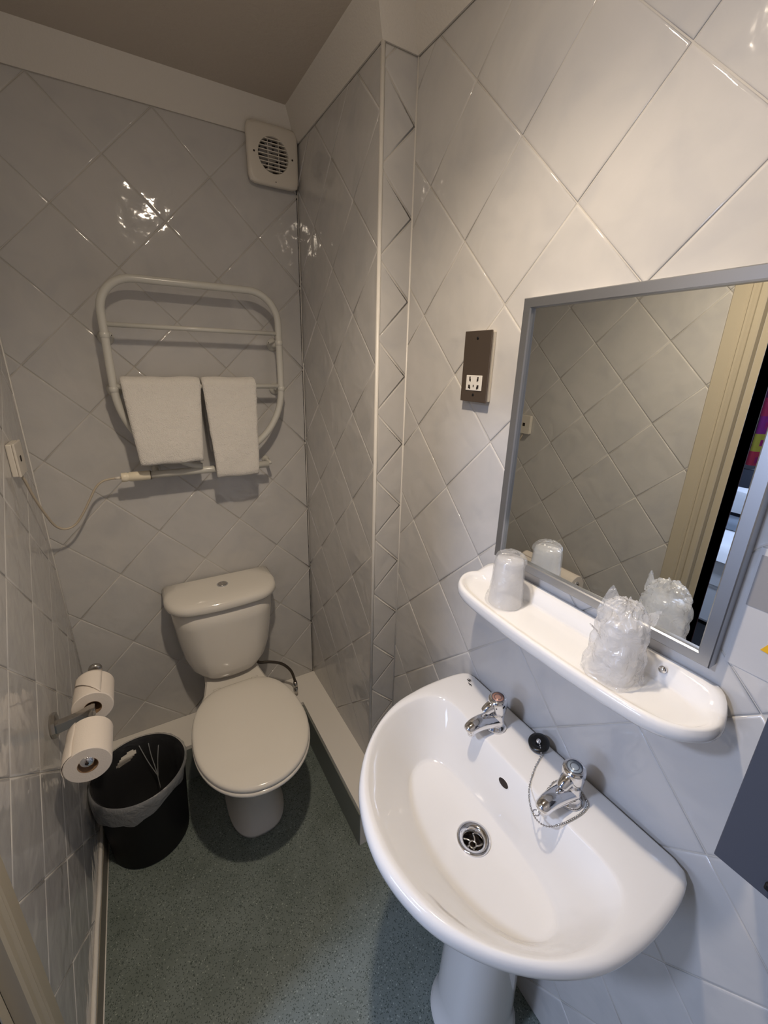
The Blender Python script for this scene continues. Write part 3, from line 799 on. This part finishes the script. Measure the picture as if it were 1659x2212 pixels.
# ------------------------------------------------------------------ shaver socket
ss = thing('shaver_socket', 'brown metal shaver socket plate on the right wall beside the mirror', 'socket', (XR, -0.876, 1.602))
sy, sz = -0.876, 1.602
bevel(link('back_box', *box(XR - 0.012, XR - 0.0003, sy - 0.040, sy + 0.040, sz - 0.073, sz + 0.073), M_WPL, ss, smooth=False), 0.001)
bevel(link('plate', *box(XR - 0.0155, XR - 0.012, sy - 0.0425, sy + 0.0425, sz - 0.0755, sz + 0.0755), M_BRONZE, ss, smooth=False), 0.0012)
iy, iz = sy - 0.001, sz - 0.034
bevel(link('socket_insert', *box(XR - 0.0175, XR - 0.0155, iy - 0.0255, iy + 0.0255, iz - 0.0165, iz + 0.0165), M_TRIM, ss, smooth=False), 0.001)
hs = []
for dy, dz, wd, hh in ((-0.013, 0.009, 0.0018, 0.0045), (0.013, 0.009, 0.0018, 0.0045), (-0.014, -0.008, 0.0028, 0.0038), (0.014, -0.008, 0.0028, 0.0038), (0.0, -0.006, 0.0014, 0.0022)):
    hs.append(box(XR - 0.0180, XR - 0.0174, iy + dy - wd, iy + dy + wd, iz + dz - hh, iz + dz + hh))
    hs.append(box(XR - 0.0180, XR - 0.0174, iy + dy * 0.85 - wd * 0.6, iy + dy * 0.85 + wd * 0.6, iz + dz - hh * 1.4, iz + dz))
link('pin_hole', *merge(*hs), M_HOLE, ss, smooth=False)
for dz in (0.060, -0.060):
    link('screw', *lathe([(0.0, 0), (0.0034, 0), (0.003, 0.0008), (0.0, 0.001)], (XR - 0.0155, sy, sz + dz), (-1, 0, 0), 14), M_BLACK, ss)

# ------------------------------------------------------------------ extractor fan
fan = thing('extractor_fan', 'square off-white extractor fan with a round louvred grille high in the corner', 'fan', (0.795, 0, 2.232))
fx, fz, fh = 0.795, 2.228, 0.0825
def rrect(cx, cz, hw, hh, r, y, n=6):
    out = []
    for qx, qz, a0 in ((1, 1, 0), (-1, 1, 90), (-1, -1, 180), (1, -1, 270)):
        for k in range(n + 1):
            a = math.radians(a0 + 90 * k / n)
            out.append((cx + qx * (hw - r) + r * math.cos(a), y, cz + qz * (hh - r) + r * math.sin(a)))
    return out
GR = 0.050
# front plate with a round opening
nf = 48
outer = []
for k in range(nf):
    a = 2 * PI * k / nf; c, s = math.cos(a), math.sin(a)
    e = 9.0; rr_ = (abs(c) ** e + abs(s) ** e) ** (-1 / e)
    outer.append((c * rr_, s * rr_))
def ringsq(s, y): return [(fx + x * s, y, fz + z * s) for x, z in outer]
def ringc(r, y): return [(fx + r * math.cos(2 * PI * k / nf), y, fz + r * math.sin(2 * PI * k / nf)) for k in range(nf)]
link('cover', *loft([ringsq(fh - 0.006, -0.001), ringsq(fh - 0.006, -0.018), ringsq(fh, -0.019), ringsq(fh, -0.028), ringsq(fh - 0.003, -0.032), ringsq(fh - 0.010, -0.034), ringc(GR, -0.034), ringc(GR - 0.002, -0.030), ringc(GR - 0.002, -0.012)], True), M_WPL, fan)
sharp(fan.children[-1], 40)
link('duct', *loft([ringc(GR - 0.002, -0.012), ringc(GR - 0.002, -0.003), ringc(0.001, -0.003)], True), M_HOLE, fan)
link('motor_hub', *lathe([(0.0, 0.012), (0.010, 0.012), (0.013, 0.008), (0.013, 0.0)], (fx, -0.006, fz - 0.004), (0, -1, 0), 20), M_WPL, fan)
for k in range(7):
    a = 2 * PI * k / 7
    c, s = math.cos(a), math.sin(a)
    V = [(fx + c * 0.012 - s * 0.005, -0.008, fz + s * 0.012 + c * 0.005), (fx + c * 0.012 + s * 0.005, -0.014, fz + s * 0.012 - c * 0.005),
         (fx + c * 0.042 + s * 0.012, -0.016, fz + s * 0.042 - c * 0.012), (fx + c * 0.042 - s * 0.012, -0.008, fz + s * 0.042 + c * 0.012)]
    link('fan_blade', V + [(x, y - 0.001, z) for x, y, z in V], [(3, 2, 1, 0), (4, 5, 6, 7), (0, 1, 5, 4), (1, 2, 6, 5), (2, 3, 7, 6), (3, 0, 4, 7)], M_GREY, fan, smooth=False)
for k in range(9):
    zz = -0.041 + k * 0.0103
    hw = math.sqrt(max(0.0, (GR - 0.001) ** 2 - zz ** 2))
    link('louvre', *box(fx - hw, fx + hw, -0.0345, -0.026, fz + zz - 0.0013, fz + zz + 0.0013), M_WPL, fan, smooth=False)
link('grille_bar', *merge(box(fx - 0.018, fx - 0.0165, -0.033, -0.028, fz - 0.044, fz + 0.044), box(fx + 0.0165, fx + 0.018, -0.033, -0.028, fz - 0.044, fz + 0.044)), M_WPL, fan, smooth=False)
for dx, dz in ((-0.062, 0.0), (0.062, 0.0)):
    link('screw', *lathe([(0.0, 0), (0.003, 0), (0.0028, 0.0006), (0.0, 0.0008)], (fx + dx, -0.034, fz + dz), (0, -1, 0), 12), M_HOLE, fan)
link('indicator_hole', *lathe([(0.0, 0), (0.0018, 0), (0.0016, 0.0005), (0.0, 0.0006)], (fx + 0.004, -0.034, fz - 0.071), (0, -1, 0), 10), M_HOLE, fan)

# ------------------------------------------------------------------ heated towel rail
rail = thing('towel_rail', 'white enamelled electric heated towel rail on the back wall above the toilet', 'towel rail', (0.51, 0, 1.24))
FY = -0.078; RR = 0.0115
xl, xr2, zt2 = 0.252, 0.768, 1.822
path = []
path += [(0.475, FY, 1.252), (0.440, FY, 1.262), (0.395, FY, 1.285), (0.345, FY, 1.318), (0.300, FY, 1.365), (0.270, FY, 1.42), (xl + 0.003, FY, 1.48), (xl, FY, 1.55), (xl, FY, 1.64), (xl, FY, 1.715)]
path = cr(path, 5)
path += arc((xl + 0.095, FY, zt2 - 0.095), 0.095, 180, 90, 10)
path += arc((xr2 - 0.095, FY, zt2 - 0.095), 0.095, 90, 0, 10)
path += cr([(xr2, FY, 1.715), (xr2, FY, 1.64), (xr2, FY, 1.55), (xr2 - 0.003, FY, 1.48), (xr2 - 0.020, FY, 1.42), (0.715, FY, 1.365), (0.665, FY, 1.318), (0.61, FY, 1.285), (0.56, FY, 1.262), (0.52, FY, 1.252)], 5)[1:]
link('frame', *tube(path, RR, 14), M_ENAMEL, rail)
link('cross_bar', *tube([(xl, FY, 1.694), (xr2, FY, 1.694)], 0.0072, 12), M_ENAMEL, rail)
link('cross_bar', *tube([(xl, FY, 1.519), (xr2, FY, 1.519)], 0.0080, 12), M_ENAMEL, rail)
for z in (1.66, 1.506):
    for x in (xl, xr2):
        s = 1 if x < 0.5 else -1
        link('collar', *lathe([(RR, -0.008), (RR + 0.0018, -0.006), (RR + 0.0018, 0.006), (RR, 0.008)], (x, FY, z + 0.004), seg=16), M_ENAMEL, rail)
        br = link('wall_rose', *lathe([(0.0, 0.0), (0.022, 0.0), (0.0225, 0.004), (0.016, 0.010), (0.009, 0.013), (0.0085, 0.070), (0.0, 0.070)], (x, 0.0, z), (0, -1, 0), 24), M_ENAMEL, rail)
        link('screw', *lathe([(0.0, 0), (0.003, 0), (0.0, 0.001)], (x + s * 0.015, -0.0085, z + 0.006), (0, -1, 0), 10), M_HOLE, br)
for x in (0.335, 0.715):
    link('wall_rose', *lathe([(0.0, 0.0), (0.014, 0.0), (0.0145, 0.004), (0.008, 0.008), (0.0065, 0.012), (0.006, 0.070), (0.0, 0.070)], (x, 0.0, 1.240), (0, -1, 0), 20), M_ENAMEL, rail)
link('heating_tube', *tube([(0.315, FY, 1.238), (0.705, FY, 1.238)], 0.0125, 16), M_ENAMEL, rail)
M_HEAT = mat('cream_heater_plastic', (0.80, 0.72, 0.56), 0.35)
link('heater_head', *lathe([(0.0, 0), (0.0135, 0), (0.015, 0.003), (0.015, 0.016), (0.0135, 0.018), (0.0135, 0.022), (0.0152, 0.024), (0.0152, 0.078), (0.0145, 0.084), (0.0, 0.084)], (0.231, FY, 1.238), (1, 0, 0), 20), M_HEAT, rail)
link('heater_seam', *lathe([(0.0156, 0), (0.0160, 0.0007), (0.0156, 0.0014)], (0.314, FY, 1.238), (1, 0, 0), 20), M_HOLE, rail)
link('cable_sleeve', *lathe([(0.0, 0), (0.0042, 0), (0.005, 0.018), (0.0, 0.018)], (0.213, FY, 1.2375), (1, 0, 0), 12), M_WPL, rail)
# flex and fused spur
spur = thing('fused_spur', 'white fused spur box on the left wall feeding the heated towel rail', 'electrical box', (0.0, -0.205, 1.345))
bevel(link('box', *box(0.0005, 0.014, -0.239, -0.163, 1.302, 1.387), M_WPL, spur, smooth=False), 0.003)
bevel(link('face_plate', *box(0.014, 0.020, -0.240, -0.162, 1.301, 1.388), M_WPL, spur, smooth=False), 0.002)
link('fuse_slot', *box(0.020, 0.0206, -0.212, -0.198, 1.337, 1.352), M_HOLE, spur, smooth=False)
cab = cr([(0.010, -0.203, 1.303), (0.014, -0.195, 1.285), (0.020, -0.165, 1.225), (0.030, -0.13, 1.16), (0.042, -0.10, 1.112), (0.062, -0.085, 1.094), (0.088, -0.078, 1.102), (0.115, -0.078, 1.138), (0.138, -0.078, 1.178), (0.160, -0.078, 1.215), (0.183, -0.078, 1.233), (0.214, -0.078, 1.2375)], 8)
tag(link('power_flex', *tube(cab, 0.0034, 10), mat('flex_pvc', (0.50, 0.43, 0.33), 0.4), origin=(0.06, -0.08, 1.09)), 'cream power flex looping from the heated rail to the fused spur', 'cable')

# ------------------------------------------------------------------ towels
def towel(x0, x1, ztop, zf, zb, lean, label, seed, nxz=(26, 60)):
    # folded pad draped over the lower cross bar: closed thick strip
    nx, nz = nxz
    yb, rz = FY, 1.519
    th = 0.020
    prof = []
    R0 = 0.011; R1 = R0 + th
    # outer skin from the back bottom, over the top, to the front bottom
    outer, inner = [], []
    for k in range(9): outer.append((yb + R1 - 0.004, zb + (rz - zb) * k / 9)); inner.append((yb + R0, zb + (rz - zb) * k / 9))
    for k in range(13):
        a = math.radians(0 + 180 * k / 12)
        outer.append((yb + R1 * math.cos(a), rz + R1 * math.sin(a) * 1.0)); inner.append((yb + R0 * math.cos(a), rz + R0 * math.sin(a)))
    for k in range(1, 22):
        q = k / 21
        outer.append((yb - R1 - lean * math.sin(q * PI / 2), rz - (rz - zf) * q)); inner.append((yb - R0 - lean * math.sin(q * PI / 2), rz - (rz - zf) * q))
    loop = outer + [((outer[-1][0] + inner[-1][0]) / 2, inner[-1][1] - 0.006)] + inner[::-1] + [((outer[0][0] + inner[0][0]) / 2, outer[0][1] - 0.004)]
    rings = []
    for i in range(nx + 1):
        u = i / nx
        row = []
        e = min(u, 1 - u); sh = 1 - max(0, 1 - e / 0.07) ** 2 * 0.32
        for j, (y, z) in enumerate(loop):
            cy = y
            below = max(0, (rz - z) / (rz - zf))
            xx = x0 + (x1 - x0) * u
            xx = (x0 + x1) / 2 + (xx - (x0 + x1) / 2) * (1 - 0.17 * min(1, below))
            mid_y = yb - (R0 + R1) / 2 - lean * below if y < yb else yb + (R0 + R1) / 2
            if z < rz: cy = mid_y + (y - mid_y) * sh
            else: z = rz + (z - rz) * (0.75 + 0.25 * sh)
            w_ = 0.004 * noise.noise(Vector((xx * 16 + seed, z * 12, seed))) * (0.3 + below)
            row.append((xx + 0.003 * noise.noise(Vector((z * 20, seed, 0))), cy + w_, z + 0.004 * noise.noise(Vector((xx * 14, seed, 1)))))
        rings.append(row)
    V, Fc = loft(rings, True, True, True)
    o = link('folded_towel', V, Fc, M_TOWEL, origin=((x0 + x1) / 2, FY, 1.519))
    tag(o, label, 'towel', 'folded white towels on the rail')
    return o
towel(0.272, 0.493, 1.545, 1.287, 1.33, 0.030, 'wider folded white towel hanging on the left of the towel rail', 2.0)
towel(0.500, 0.672, 1.545, 1.222, 1.30, 0.024, 'narrower, longer folded white towel hanging on the right of the towel rail', 6.0)

# ------------------------------------------------------------------ toilet
TX = 0.492
toilet = thing('toilet', 'close-coupled cream toilet with its lid closed against the back wall', 'toilet', (TX, -0.40, 0))
def seat_outline(n, half_w, y_back, y_front, yw, back_w):
    """egg outline, front towards -y"""
    pts = []
    for k in range(n):
        a = 2 * PI * k / n
        c, s = math.cos(a), math.sin(a)
        if s < 0: y = yw + (yw - y_front) * s; x = half_w * math.copysign(abs(c) ** 0.94, c)
        else:
            y = yw + (y_back - yw) * s ** 0.9
            x = math.copysign((back_w + (half_w - back_w) * abs(c) ** 0.75) * (abs(c) ** 0.42 if abs(c) > 1e-9 else 0), c)
        pts.append((TX + x, y))
    return pts
def pan_ring(sx, yb, yf, z, p=2.1, n=48, yc=None):
    yc = (yb + yf) / 2 if yc is None else yc
    r = []
    for k in range(n):
        a = 2 * PI * k / n; c, s = math.cos(a), math.sin(a)
        x = sx * math.copysign(abs(c) ** (2 / p), c)
        y = yc + ((yb - yc) if s > 0 else (yc - yf)) * math.copysign(abs(s) ** (2 / p), s)
        r.append((TX + x, y, z))
    return r
PR = [pan_ring(0.100, -0.215, -0.520, 0.0, 2.6, yc=-0.36), pan_ring(0.100, -0.215, -0.521, 0.012, 2.6, yc=-0.36), pan_ring(0.092, -0.218, -0.510, 0.022, 2.5, yc=-0.36),
      pan_ring(0.086, -0.21, -0.500, 0.10, 2.4, yc=-0.36), pan_ring(0.090, -0.20, -0.510, 0.17, 2.3, yc=-0.36), pan_ring(0.112, -0.185, -0.545, 0.225, 2.2, yc=-0.37), pan_ring(0.148, -0.17, -0.600, 0.29, 2.15, yc=-0.40),
      pan_ring(0.170, -0.165, -0.642, 0.345, 2.1, yc=-0.42), pan_ring(0.178, -0.160, -0.662, 0.378, 2.1, yc=-0.43), pan_ring(0.179, -0.16, -0.664, 0.390, 2.1, yc=-0.43), pan_ring(0.172, -0.165, -0.657, 0.396, 2.1, yc=-0.43)]
link('pan', *loft(PR, True, True, True), M_CER2, toilet)
# rear deck joining pan to cistern
dk = []
for y, hw, z0, z1 in ((-0.012, 0.098, 0.30, 0.420), (-0.10, 0.100, 0.30, 0.424), (-0.155, 0.104, 0.29, 0.420), (-0.20, 0.118, 0.28, 0.404), (-0.26, 0.150, 0.30, 0.396)):
    dk.append([(TX - hw, y, z0), (TX + hw, y, z0), (TX + hw, y, z1 - 0.008), (TX + hw - 0.008, y, z1), (TX - hw + 0.008, y, z1), (TX - hw, y, z1 - 0.008)])
link('rear_deck', *loft(dk, True, True, True), M_CER2, toilet)
sharp(toilet.children[-1], 40)
def plate(outl, zs, cx, cy):
    """outl scaled rings; zs = [(inset, z)]"""
    rings = []
    for d, z in zs:
        row = []
        for x, y in outl:
            v = Vector((x - cx, y - cy)); l = v.length
            v = v * ((l - d) / l)
            row.append((cx + v.x, cy + v.y, z))
        rings.append(row)
    return rings
so_ = seat_outline(72, 0.186, -0.225, -0.690, -0.455, 0.12)
link('seat', *loft(plate(so_, [(0.012, 0.398), (0.003, 0.400), (0.0, 0.405), (0.001, 0.411), (0.006, 0.414), (0.03, 0.414)], TX, -0.45), True, True, True), M_SEAT, toilet)
lo_ = seat_outline(72, 0.184, -0.215, -0.686, -0.455, 0.12)
link('lid', *loft(plate(lo_, [(0.02, 0.4145), (0.004, 0.4145), (0.0, 0.418), (0.0005, 0.424), (0.003, 0.4285), (0.009, 0.4315), (0.022, 0.434), (0.05, 0.4375), (0.09, 0.4395), (0.14, 0.4405)], TX, -0.45), True, True, True), M_SEAT, toilet)
for dx in (-0.07, 0.07):
    link('hinge', *lathe([(0.0, -0.012), (0.011, -0.012), (0.011, 0.012), (0.0, 0.012)], (TX + dx, -0.218, 0.416), (1, 0, 0), 16), M_SEAT, toilet)
# cistern: bowed front, tapering downwards
def cis_ring(hw, dpt, z, n=40, bow=0.028, back=-0.012, rc=0.05):
    pts = []
    # back edge straight, front bowed with rounded corners
    front = []
    for k in range(n + 1):
        u = -1 + 2 * k / n
        au = abs(u)
        x = hw * u
        yy = dpt + bow * (1 - u * u)
        corner = max(0, (au - (1 - rc / hw)) / (rc / hw))
        yy -= 0.0
        yy = back + -(-back + yy) if False else yy
        drop = (rc) * (1 - math.sqrt(max(0, 1 - corner ** 2))) if corner > 0 else 0
        front.append((TX + x, -(yy) + drop, z))
    pts = [(TX - hw, back, z)] + front + [(TX + hw, back, z)]
    return pts
CR = []
for z, hw, dp in ((0.432, 0.100, 0.135), (0.434, 0.112, 0.148), (0.445, 0.128, 0.158), (0.475, 0.146, 0.166), (0.53, 0.161, 0.171), (0.60, 0.171, 0.175), (0.68, 0.179, 0.178), (0.752, 0.184, 0.180)):
    CR.append(cis_ring(hw, dp, z, rc=min(0.075, hw * 0.6)))
link('cistern', *loft(CR, True, True, True), M_CER2, toilet)
LR = []
for z, hw, dp in ((0.7525, 0.190, 0.184), (0.754, 0.197, 0.192), (0.760, 0.200, 0.196), (0.772, 0.200, 0.196), (0.780, 0.198, 0.193), (0.786, 0.192, 0.187), (0.790, 0.180, 0.175), (0.793, 0.150, 0.150), (0.794, 0.10, 0.12)):
    LR.append(cis_ring(hw, dp, z, rc=min(0.08, hw * 0.6), back=-0.010 - (0.200 - hw) * 0.15))
link('cistern_lid', *loft(LR, True, True, True), M_CER2, toilet)
fb = link('flush_button', *lathe([(0.0, -0.002), (0.0205, -0.002), (0.0205, 0.0025), (0.0185, 0.0040), (0.0165, 0.0028), (0.0, 0.0028)], (TX + 0.004, -0.100, 0.7945), seg=32), M_CHROME, toilet)
bh = []
for s in (-1, 1):
    pts = [(TX + 0.004 + s * 0.0008 + 0.0148 * math.cos(a) * s, -0.100 + 0.0148 * math.sin(a)) for a in [(-PI / 2 + PI * k / 12) for k in range(13)]]
    bh.append(loft([[(x, y, 0.7972) for x, y in pts], [(x, y, 0.7990) for x, y in pts]], True, True, True))
link('button_half', *bh[0], M_CHROME_D, toilet, smooth=False); link('button_half', *bh[1], M_CHROME_D, toilet, smooth=False)
# supply hose
hp_ = cr([(0.585, -0.085, 0.432), (0.592, -0.088, 0.408), (0.612, -0.09, 0.385), (0.655, -0.092, 0.372), (0.705, -0.096, 0.345), (0.742, -0.10, 0.295), (0.757, -0.105, 0.235)], 8)
hose = link('supply_hose', *tube(hp_, 0.0062, 10), M_HOSE, toilet)
link('supply_valve', *merge(lathe([(0.0, 0), (0.0095, 0), (0.010, 0.012), (0.0085, 0.03), (0.0, 0.03)], (0.758, -0.107, 0.206), (-0.05, 0.05, 1), 16), lathe([(0.0, 0), (0.008, 0), (0.008, 0.042), (0.0, 0.042)], (0.758, -0.110, 0.165), (0, 0, 1), 14)), M_CHROME_D, toilet)

# ------------------------------------------------------------------ pedal-less bin with liner
bx, by = 0.146, -0.318
binn = thing('waste_bin', 'round black waste bin with a clear liner between the left wall and the toilet', 'bin', (bx, by, 0))
def wall_r(z): return 0.120 + (0.1365 - 0.120) * (z - 0.006) / 0.284
zs = [0.006] + [0.03 + 0.03 * k for k in range(6)] + [0.20 + 0.006 * k for k in range(14)] + [0.290]
NBK = 120
def bk_ring(r, z): return [(bx + r * math.cos(2 * PI * k / NBK), by + r * math.sin(2 * PI * k / NBK), z) for k in range(NBK)]
def in_hole(k, za, zb):
    a = math.degrees(2 * PI * (k + 0.5) / NBK); zm = (za + zb) / 2
    return ((a - 110) / 15.5) ** 2 + ((zm - (0.243 + 0.0006 * (110 - a))) / 0.019) ** 2 < 1
ro_ = [bk_ring(wall_r(z), z) for z in zs]; ri_ = [bk_ring(wall_r(z) - 0.0028, z) for z in zs]
Vb = [p for r_ in ro_ + ri_ for p in r_]; Fb = []
no = len(zs)
for i in range(no - 1):
    for k in range(NBK):
        k2 = (k + 1) % NBK
        if in_hole(k, zs[i], zs[i + 1]):
            for di, dk, e0, e1 in ((1, 0, (i + 1, k), (i + 1, k2)), (-1, 0, (i, k2), (i, k)), (0, 1, (i + 1, k2), (i, k2)), (0, -1, (i, k), (i + 1, k))):
                if 0 <= i + di < no - 1 and not in_hole((k + dk) % NBK, zs[i + di], zs[i + di + 1]):
                    a0 = e0[0] * NBK + e0[1]; a1 = e1[0] * NBK + e1[1]
                    Fb.append((a0, a1, a1 + no * NBK, a0 + no * NBK))
            continue
        Fb.append((i * NBK + k, i * NBK + k2, (i + 1) * NBK + k2, (i + 1) * NBK + k))
        q = no * NBK
        Fb.append((q + (i + 1) * NBK + k, q + (i + 1) * NBK + k2, q + i * NBK + k2, q + i * NBK + k))
rim_b = lathe([(0.1365, 0.290), (0.1385, 0.298), (0.1385, 0.302), (0.1355, 0.302), (0.1337, 0.290)], (bx, by, 0), seg=NBK)
base_b = lathe([(0.1172, 0.006), (0.0, 0.010), (0.0, 0.001), (0.116, 0.001), (0.120, 0.006)], (bx, by, 0), seg=NBK)
sharp(link('bucket', *merge((Vb, Fb), rim_b, base_b), M_BLACK, binn), 50)
n = 96; rings = []
lp_ = [(0.060, 0.020), (0.100, 0.06), (0.112, 0.13), (0.122, 0.21), (0.129, 0.275), (0.1335, 0.300), (0.137, 0.3065), (0.1415, 0.303), (0.1435, 0.290), (0.1440, 0.268), (0.1435, 0.252), (0.1425, 0.240)]
for i, (r, z) in enumerate(lp_):
    row = []
    for k in range(n):
        a = 2 * PI * k / n
        w_ = 0.0035 * noise.noise(Vector((math.cos(a) * 6, math.sin(a) * 6, z * 6))) + 0.002 * math.sin(a * 19 + z * 40)
        if i < 5: rr_ = r + w_ - 0.004 - 0.02 * max(0, noise.noise(Vector((math.cos(a) * 2.3 + 4, math.sin(a) * 2.3, z * 3)))) * (1 - i / 6)
        elif i < 8: rr_ = r + 0.0012
        else: rr_ = r + abs(w_) * 0.7
        zz = z
        if i >= 8:
            dr = 0.15 + 0.75 * math.cos(a - 4.0) + 0.45 * noise.noise(Vector((math.cos(a) * 3, math.sin(a) * 3, 2)))
            zz = 0.303 - (0.303 - z) * max(0.15, 0.30 + 0.95 * dr)
        x_ = bx + rr_ * math.cos(a)
        row.append((max(x_, 0.0015) if z > 0.1 else x_, by + rr_ * math.sin(a), zz))
    rings.append(row)
lin_o = link('liner', *loft(rings[:7], True), M_LINER, binn)
link('liner_overhang', *loft(rings[6:], True), M_LINER2, binn)
tie = []
for pts in ([(0.175, -0.205, 0.285), (0.178, -0.222, 0.24), (0.186, -0.245, 0.19), (0.19, -0.26, 0.12)], [(0.145, -0.195, 0.28), (0.165, -0.222, 0.22), (0.186, -0.245, 0.17)], [(0.205, -0.215, 0.27), (0.195, -0.235, 0.22), (0.188, -0.25, 0.16)]):
    tie.append(tube(cr(pts, 5), 0.0016, 6))
link('liner_fold', *merge(*tie), M_LINER2, binn)

# ------------------------------------------------------------------ toilet roll holder and rolls
hx, hz = 0.090, 0.722
hold = thing('roll_holder', 'chrome double toilet roll holder on the left wall beside the bin', 'roll holder', (0.0, -0.485, 0.705))
link('wall_plate', *lathe([(0.0, 0.0), (0.0315, 0.0), (0.0325, 0.004), (0.0315, 0.011), (0.016, 0.0135), (0.0, 0.014)], (0.0004, -0.478, 0.702), (1, 0, 0), 8), M_CHROME_D, hold, smooth=False)
ar = []
for x, z, hh in ((0.008, 0.703, 0.011), (0.03, 0.706, 0.010), (0.06, 0.712, 0.009), (0.085, 0.720, 0.010), (0.098, 0.722, 0.0085)):
    hh *= 1.35
    ar.append([(x, -0.500, z - hh), (x, -0.480, z - hh), (x, -0.480, z + hh), (x, -0.500, z + hh)])
bevel(link('arm', *loft(ar, True, True, True), M_CHROME_D, hold, smooth=False), 0.002)
link('bar', *tube([(hx, -0.315, hz), (hx, -0.663, hz)], 0.0075, 14), M_CHROME_D, hold)
link('end_knob', *lathe([(0.0, 0), (0.013, 0.0), (0.0145, 0.004), (0.0145, 0.010), (0.008, 0.014), (0.0, 0.0135)], (hx, -0.655, hz), (0, -1, 0), 24), M_CHROME, hold)
link('knob_screw', *lathe([(0.0, 0), (0.004, 0), (0.0, 0.0008)], (hx, -0.669, hz), (0, -1, 0), 12), M_HOLE, hold)
link('end_knob', *lathe([(0.0, 0), (0.016, 0.0), (0.0175, 0.004), (0.0175, 0.012), (0.010, 0.017), (0.0, 0.017)], (hx, -0.325, hz + 0.003), (0, 1, 0), 24), M_CHROME_D, hold)
def roll(ya, yb, label, flap):
    zc_ = hz - 0.010
    r = thing('toilet_roll', label, 'toilet roll', (hx, (ya + yb) / 2, zc_), 'toilet rolls on the chrome holder')
    hl = (ya - yb)
    RO = 0.0475
    link('paper', *lathe([(0.0205, 0.0), (RO - 0.002, 0.0), (RO, 0.002), (RO, hl - 0.002), (RO - 0.002, hl), (0.0205, hl)], (hx, ya, zc_), (0, -1, 0), 56), M_PAPER, r)
    sharp(r.children[-1], 40)
    link('core', *lathe([(0.0205, 0.0), (0.0205, hl), (0.0192, hl), (0.0192, 0.0), (0.0205, 0.0)], (hx, ya, zc_), (0, -1, 0), 40), M_CARD, r)
    V, Fc = [], []
    if flap == 'loose':      # tail hanging down between roll and wall
        nn, mm = 14, 10
        for i in range(nn):
            q = i / (nn - 1)
            a = math.radians(120 + 75 * min(1, q * 1.6)); rr_ = RO + 0.0012 + 0.002 * q
            x = hx + rr_ * math.cos(a); z = zc_ + rr_ * math.sin(a)
            if q > 0.625: z -= (q - 0.625) * 0.085; x += -(q - 0.625) * 0.006
            for j in range(mm):
                s = j / (mm - 1)
                V.append((x + 0.001 * math.sin(s * 7), ya - hl * s, z + 0.010 * (s - 0.5) * q))
    else:                    # folded point on top
        nn, mm = 12, 12
        for i in range(nn):
            q = i / (nn - 1)
            a = math.radians(60 + 85 * q); rr_ = RO + 0.0010 + 0.0015 * q
            for j in range(mm):
                s = j / (mm - 1)
                wd = 1 - q * 0.75
                V.append((hx + rr_ * math.cos(a), ya - hl * (s * wd + 0.0 * q), zc_ + rr_ * math.sin(a) + 0.0025 * math.sin(q * 3)))
    for i in range(nn - 1):
        for j in range(mm - 1): Fc.append((i * mm + j, i * mm + j + 1, (i + 1) * mm + j + 1, (i + 1) * mm + j))
    fo = link('loose_sheet', V, Fc, M_PAPER, r)
    sm = fo.modifiers.new('solid', 'SOLIDIFY'); sm.thickness = 0.0006
    return r
roll(-0.558, -0.664, 'toilet roll nearer the door with its card core and chrome knob showing', 'loose')
roll(-0.374, -0.470, 'toilet roll further from the door with its end sheet folded to a point', 'point')

# ------------------------------------------------------------------ notice and slate box on the right wall
nt = thing('wall_notice', 'white laminated notice with a grey panel on the right wall beside the mirror', 'notice', (XR, -1.55, 1.20))
link('sheet', *box(XR - 0.0012, XR - 0.0002, -1.66, -1.4385, 1.21, 1.388), M_NOTICE, nt, smooth=False)
link('grey_panel', *box(XR - 0.0017, XR - 0.0012, -1.56, -1.4415, 1.304, 1.378), M_GREY, nt, smooth=False)
link('yellow_mark', *loft([[(XR - t, -1.471, 1.250), (XR - t, -1.50, 1.246), (XR - t, -1.50, 1.284), (XR - t, -1.477, 1.262)] for t in (0.0012, 0.0018)], True, True, True), M_YEL, nt, smooth=False)
sb = thing('dispenser_box', 'dark slate grey box on the right wall beyond the basin', 'dispenser', (XR, -1.6, 0.99))
bevel(link('case', *box(XR - 0.10, XR - 0.0005, -1.80, -1.5185, 0.993, 1.30), M_SLATE, sb, smooth=False), 0.001)
bevel(link('catch', *box(XR - 0.106, XR - 0.10, -1.60, -1.5695, 1.008, 1.018), M_BLACK, sb, smooth=False), 0.002)
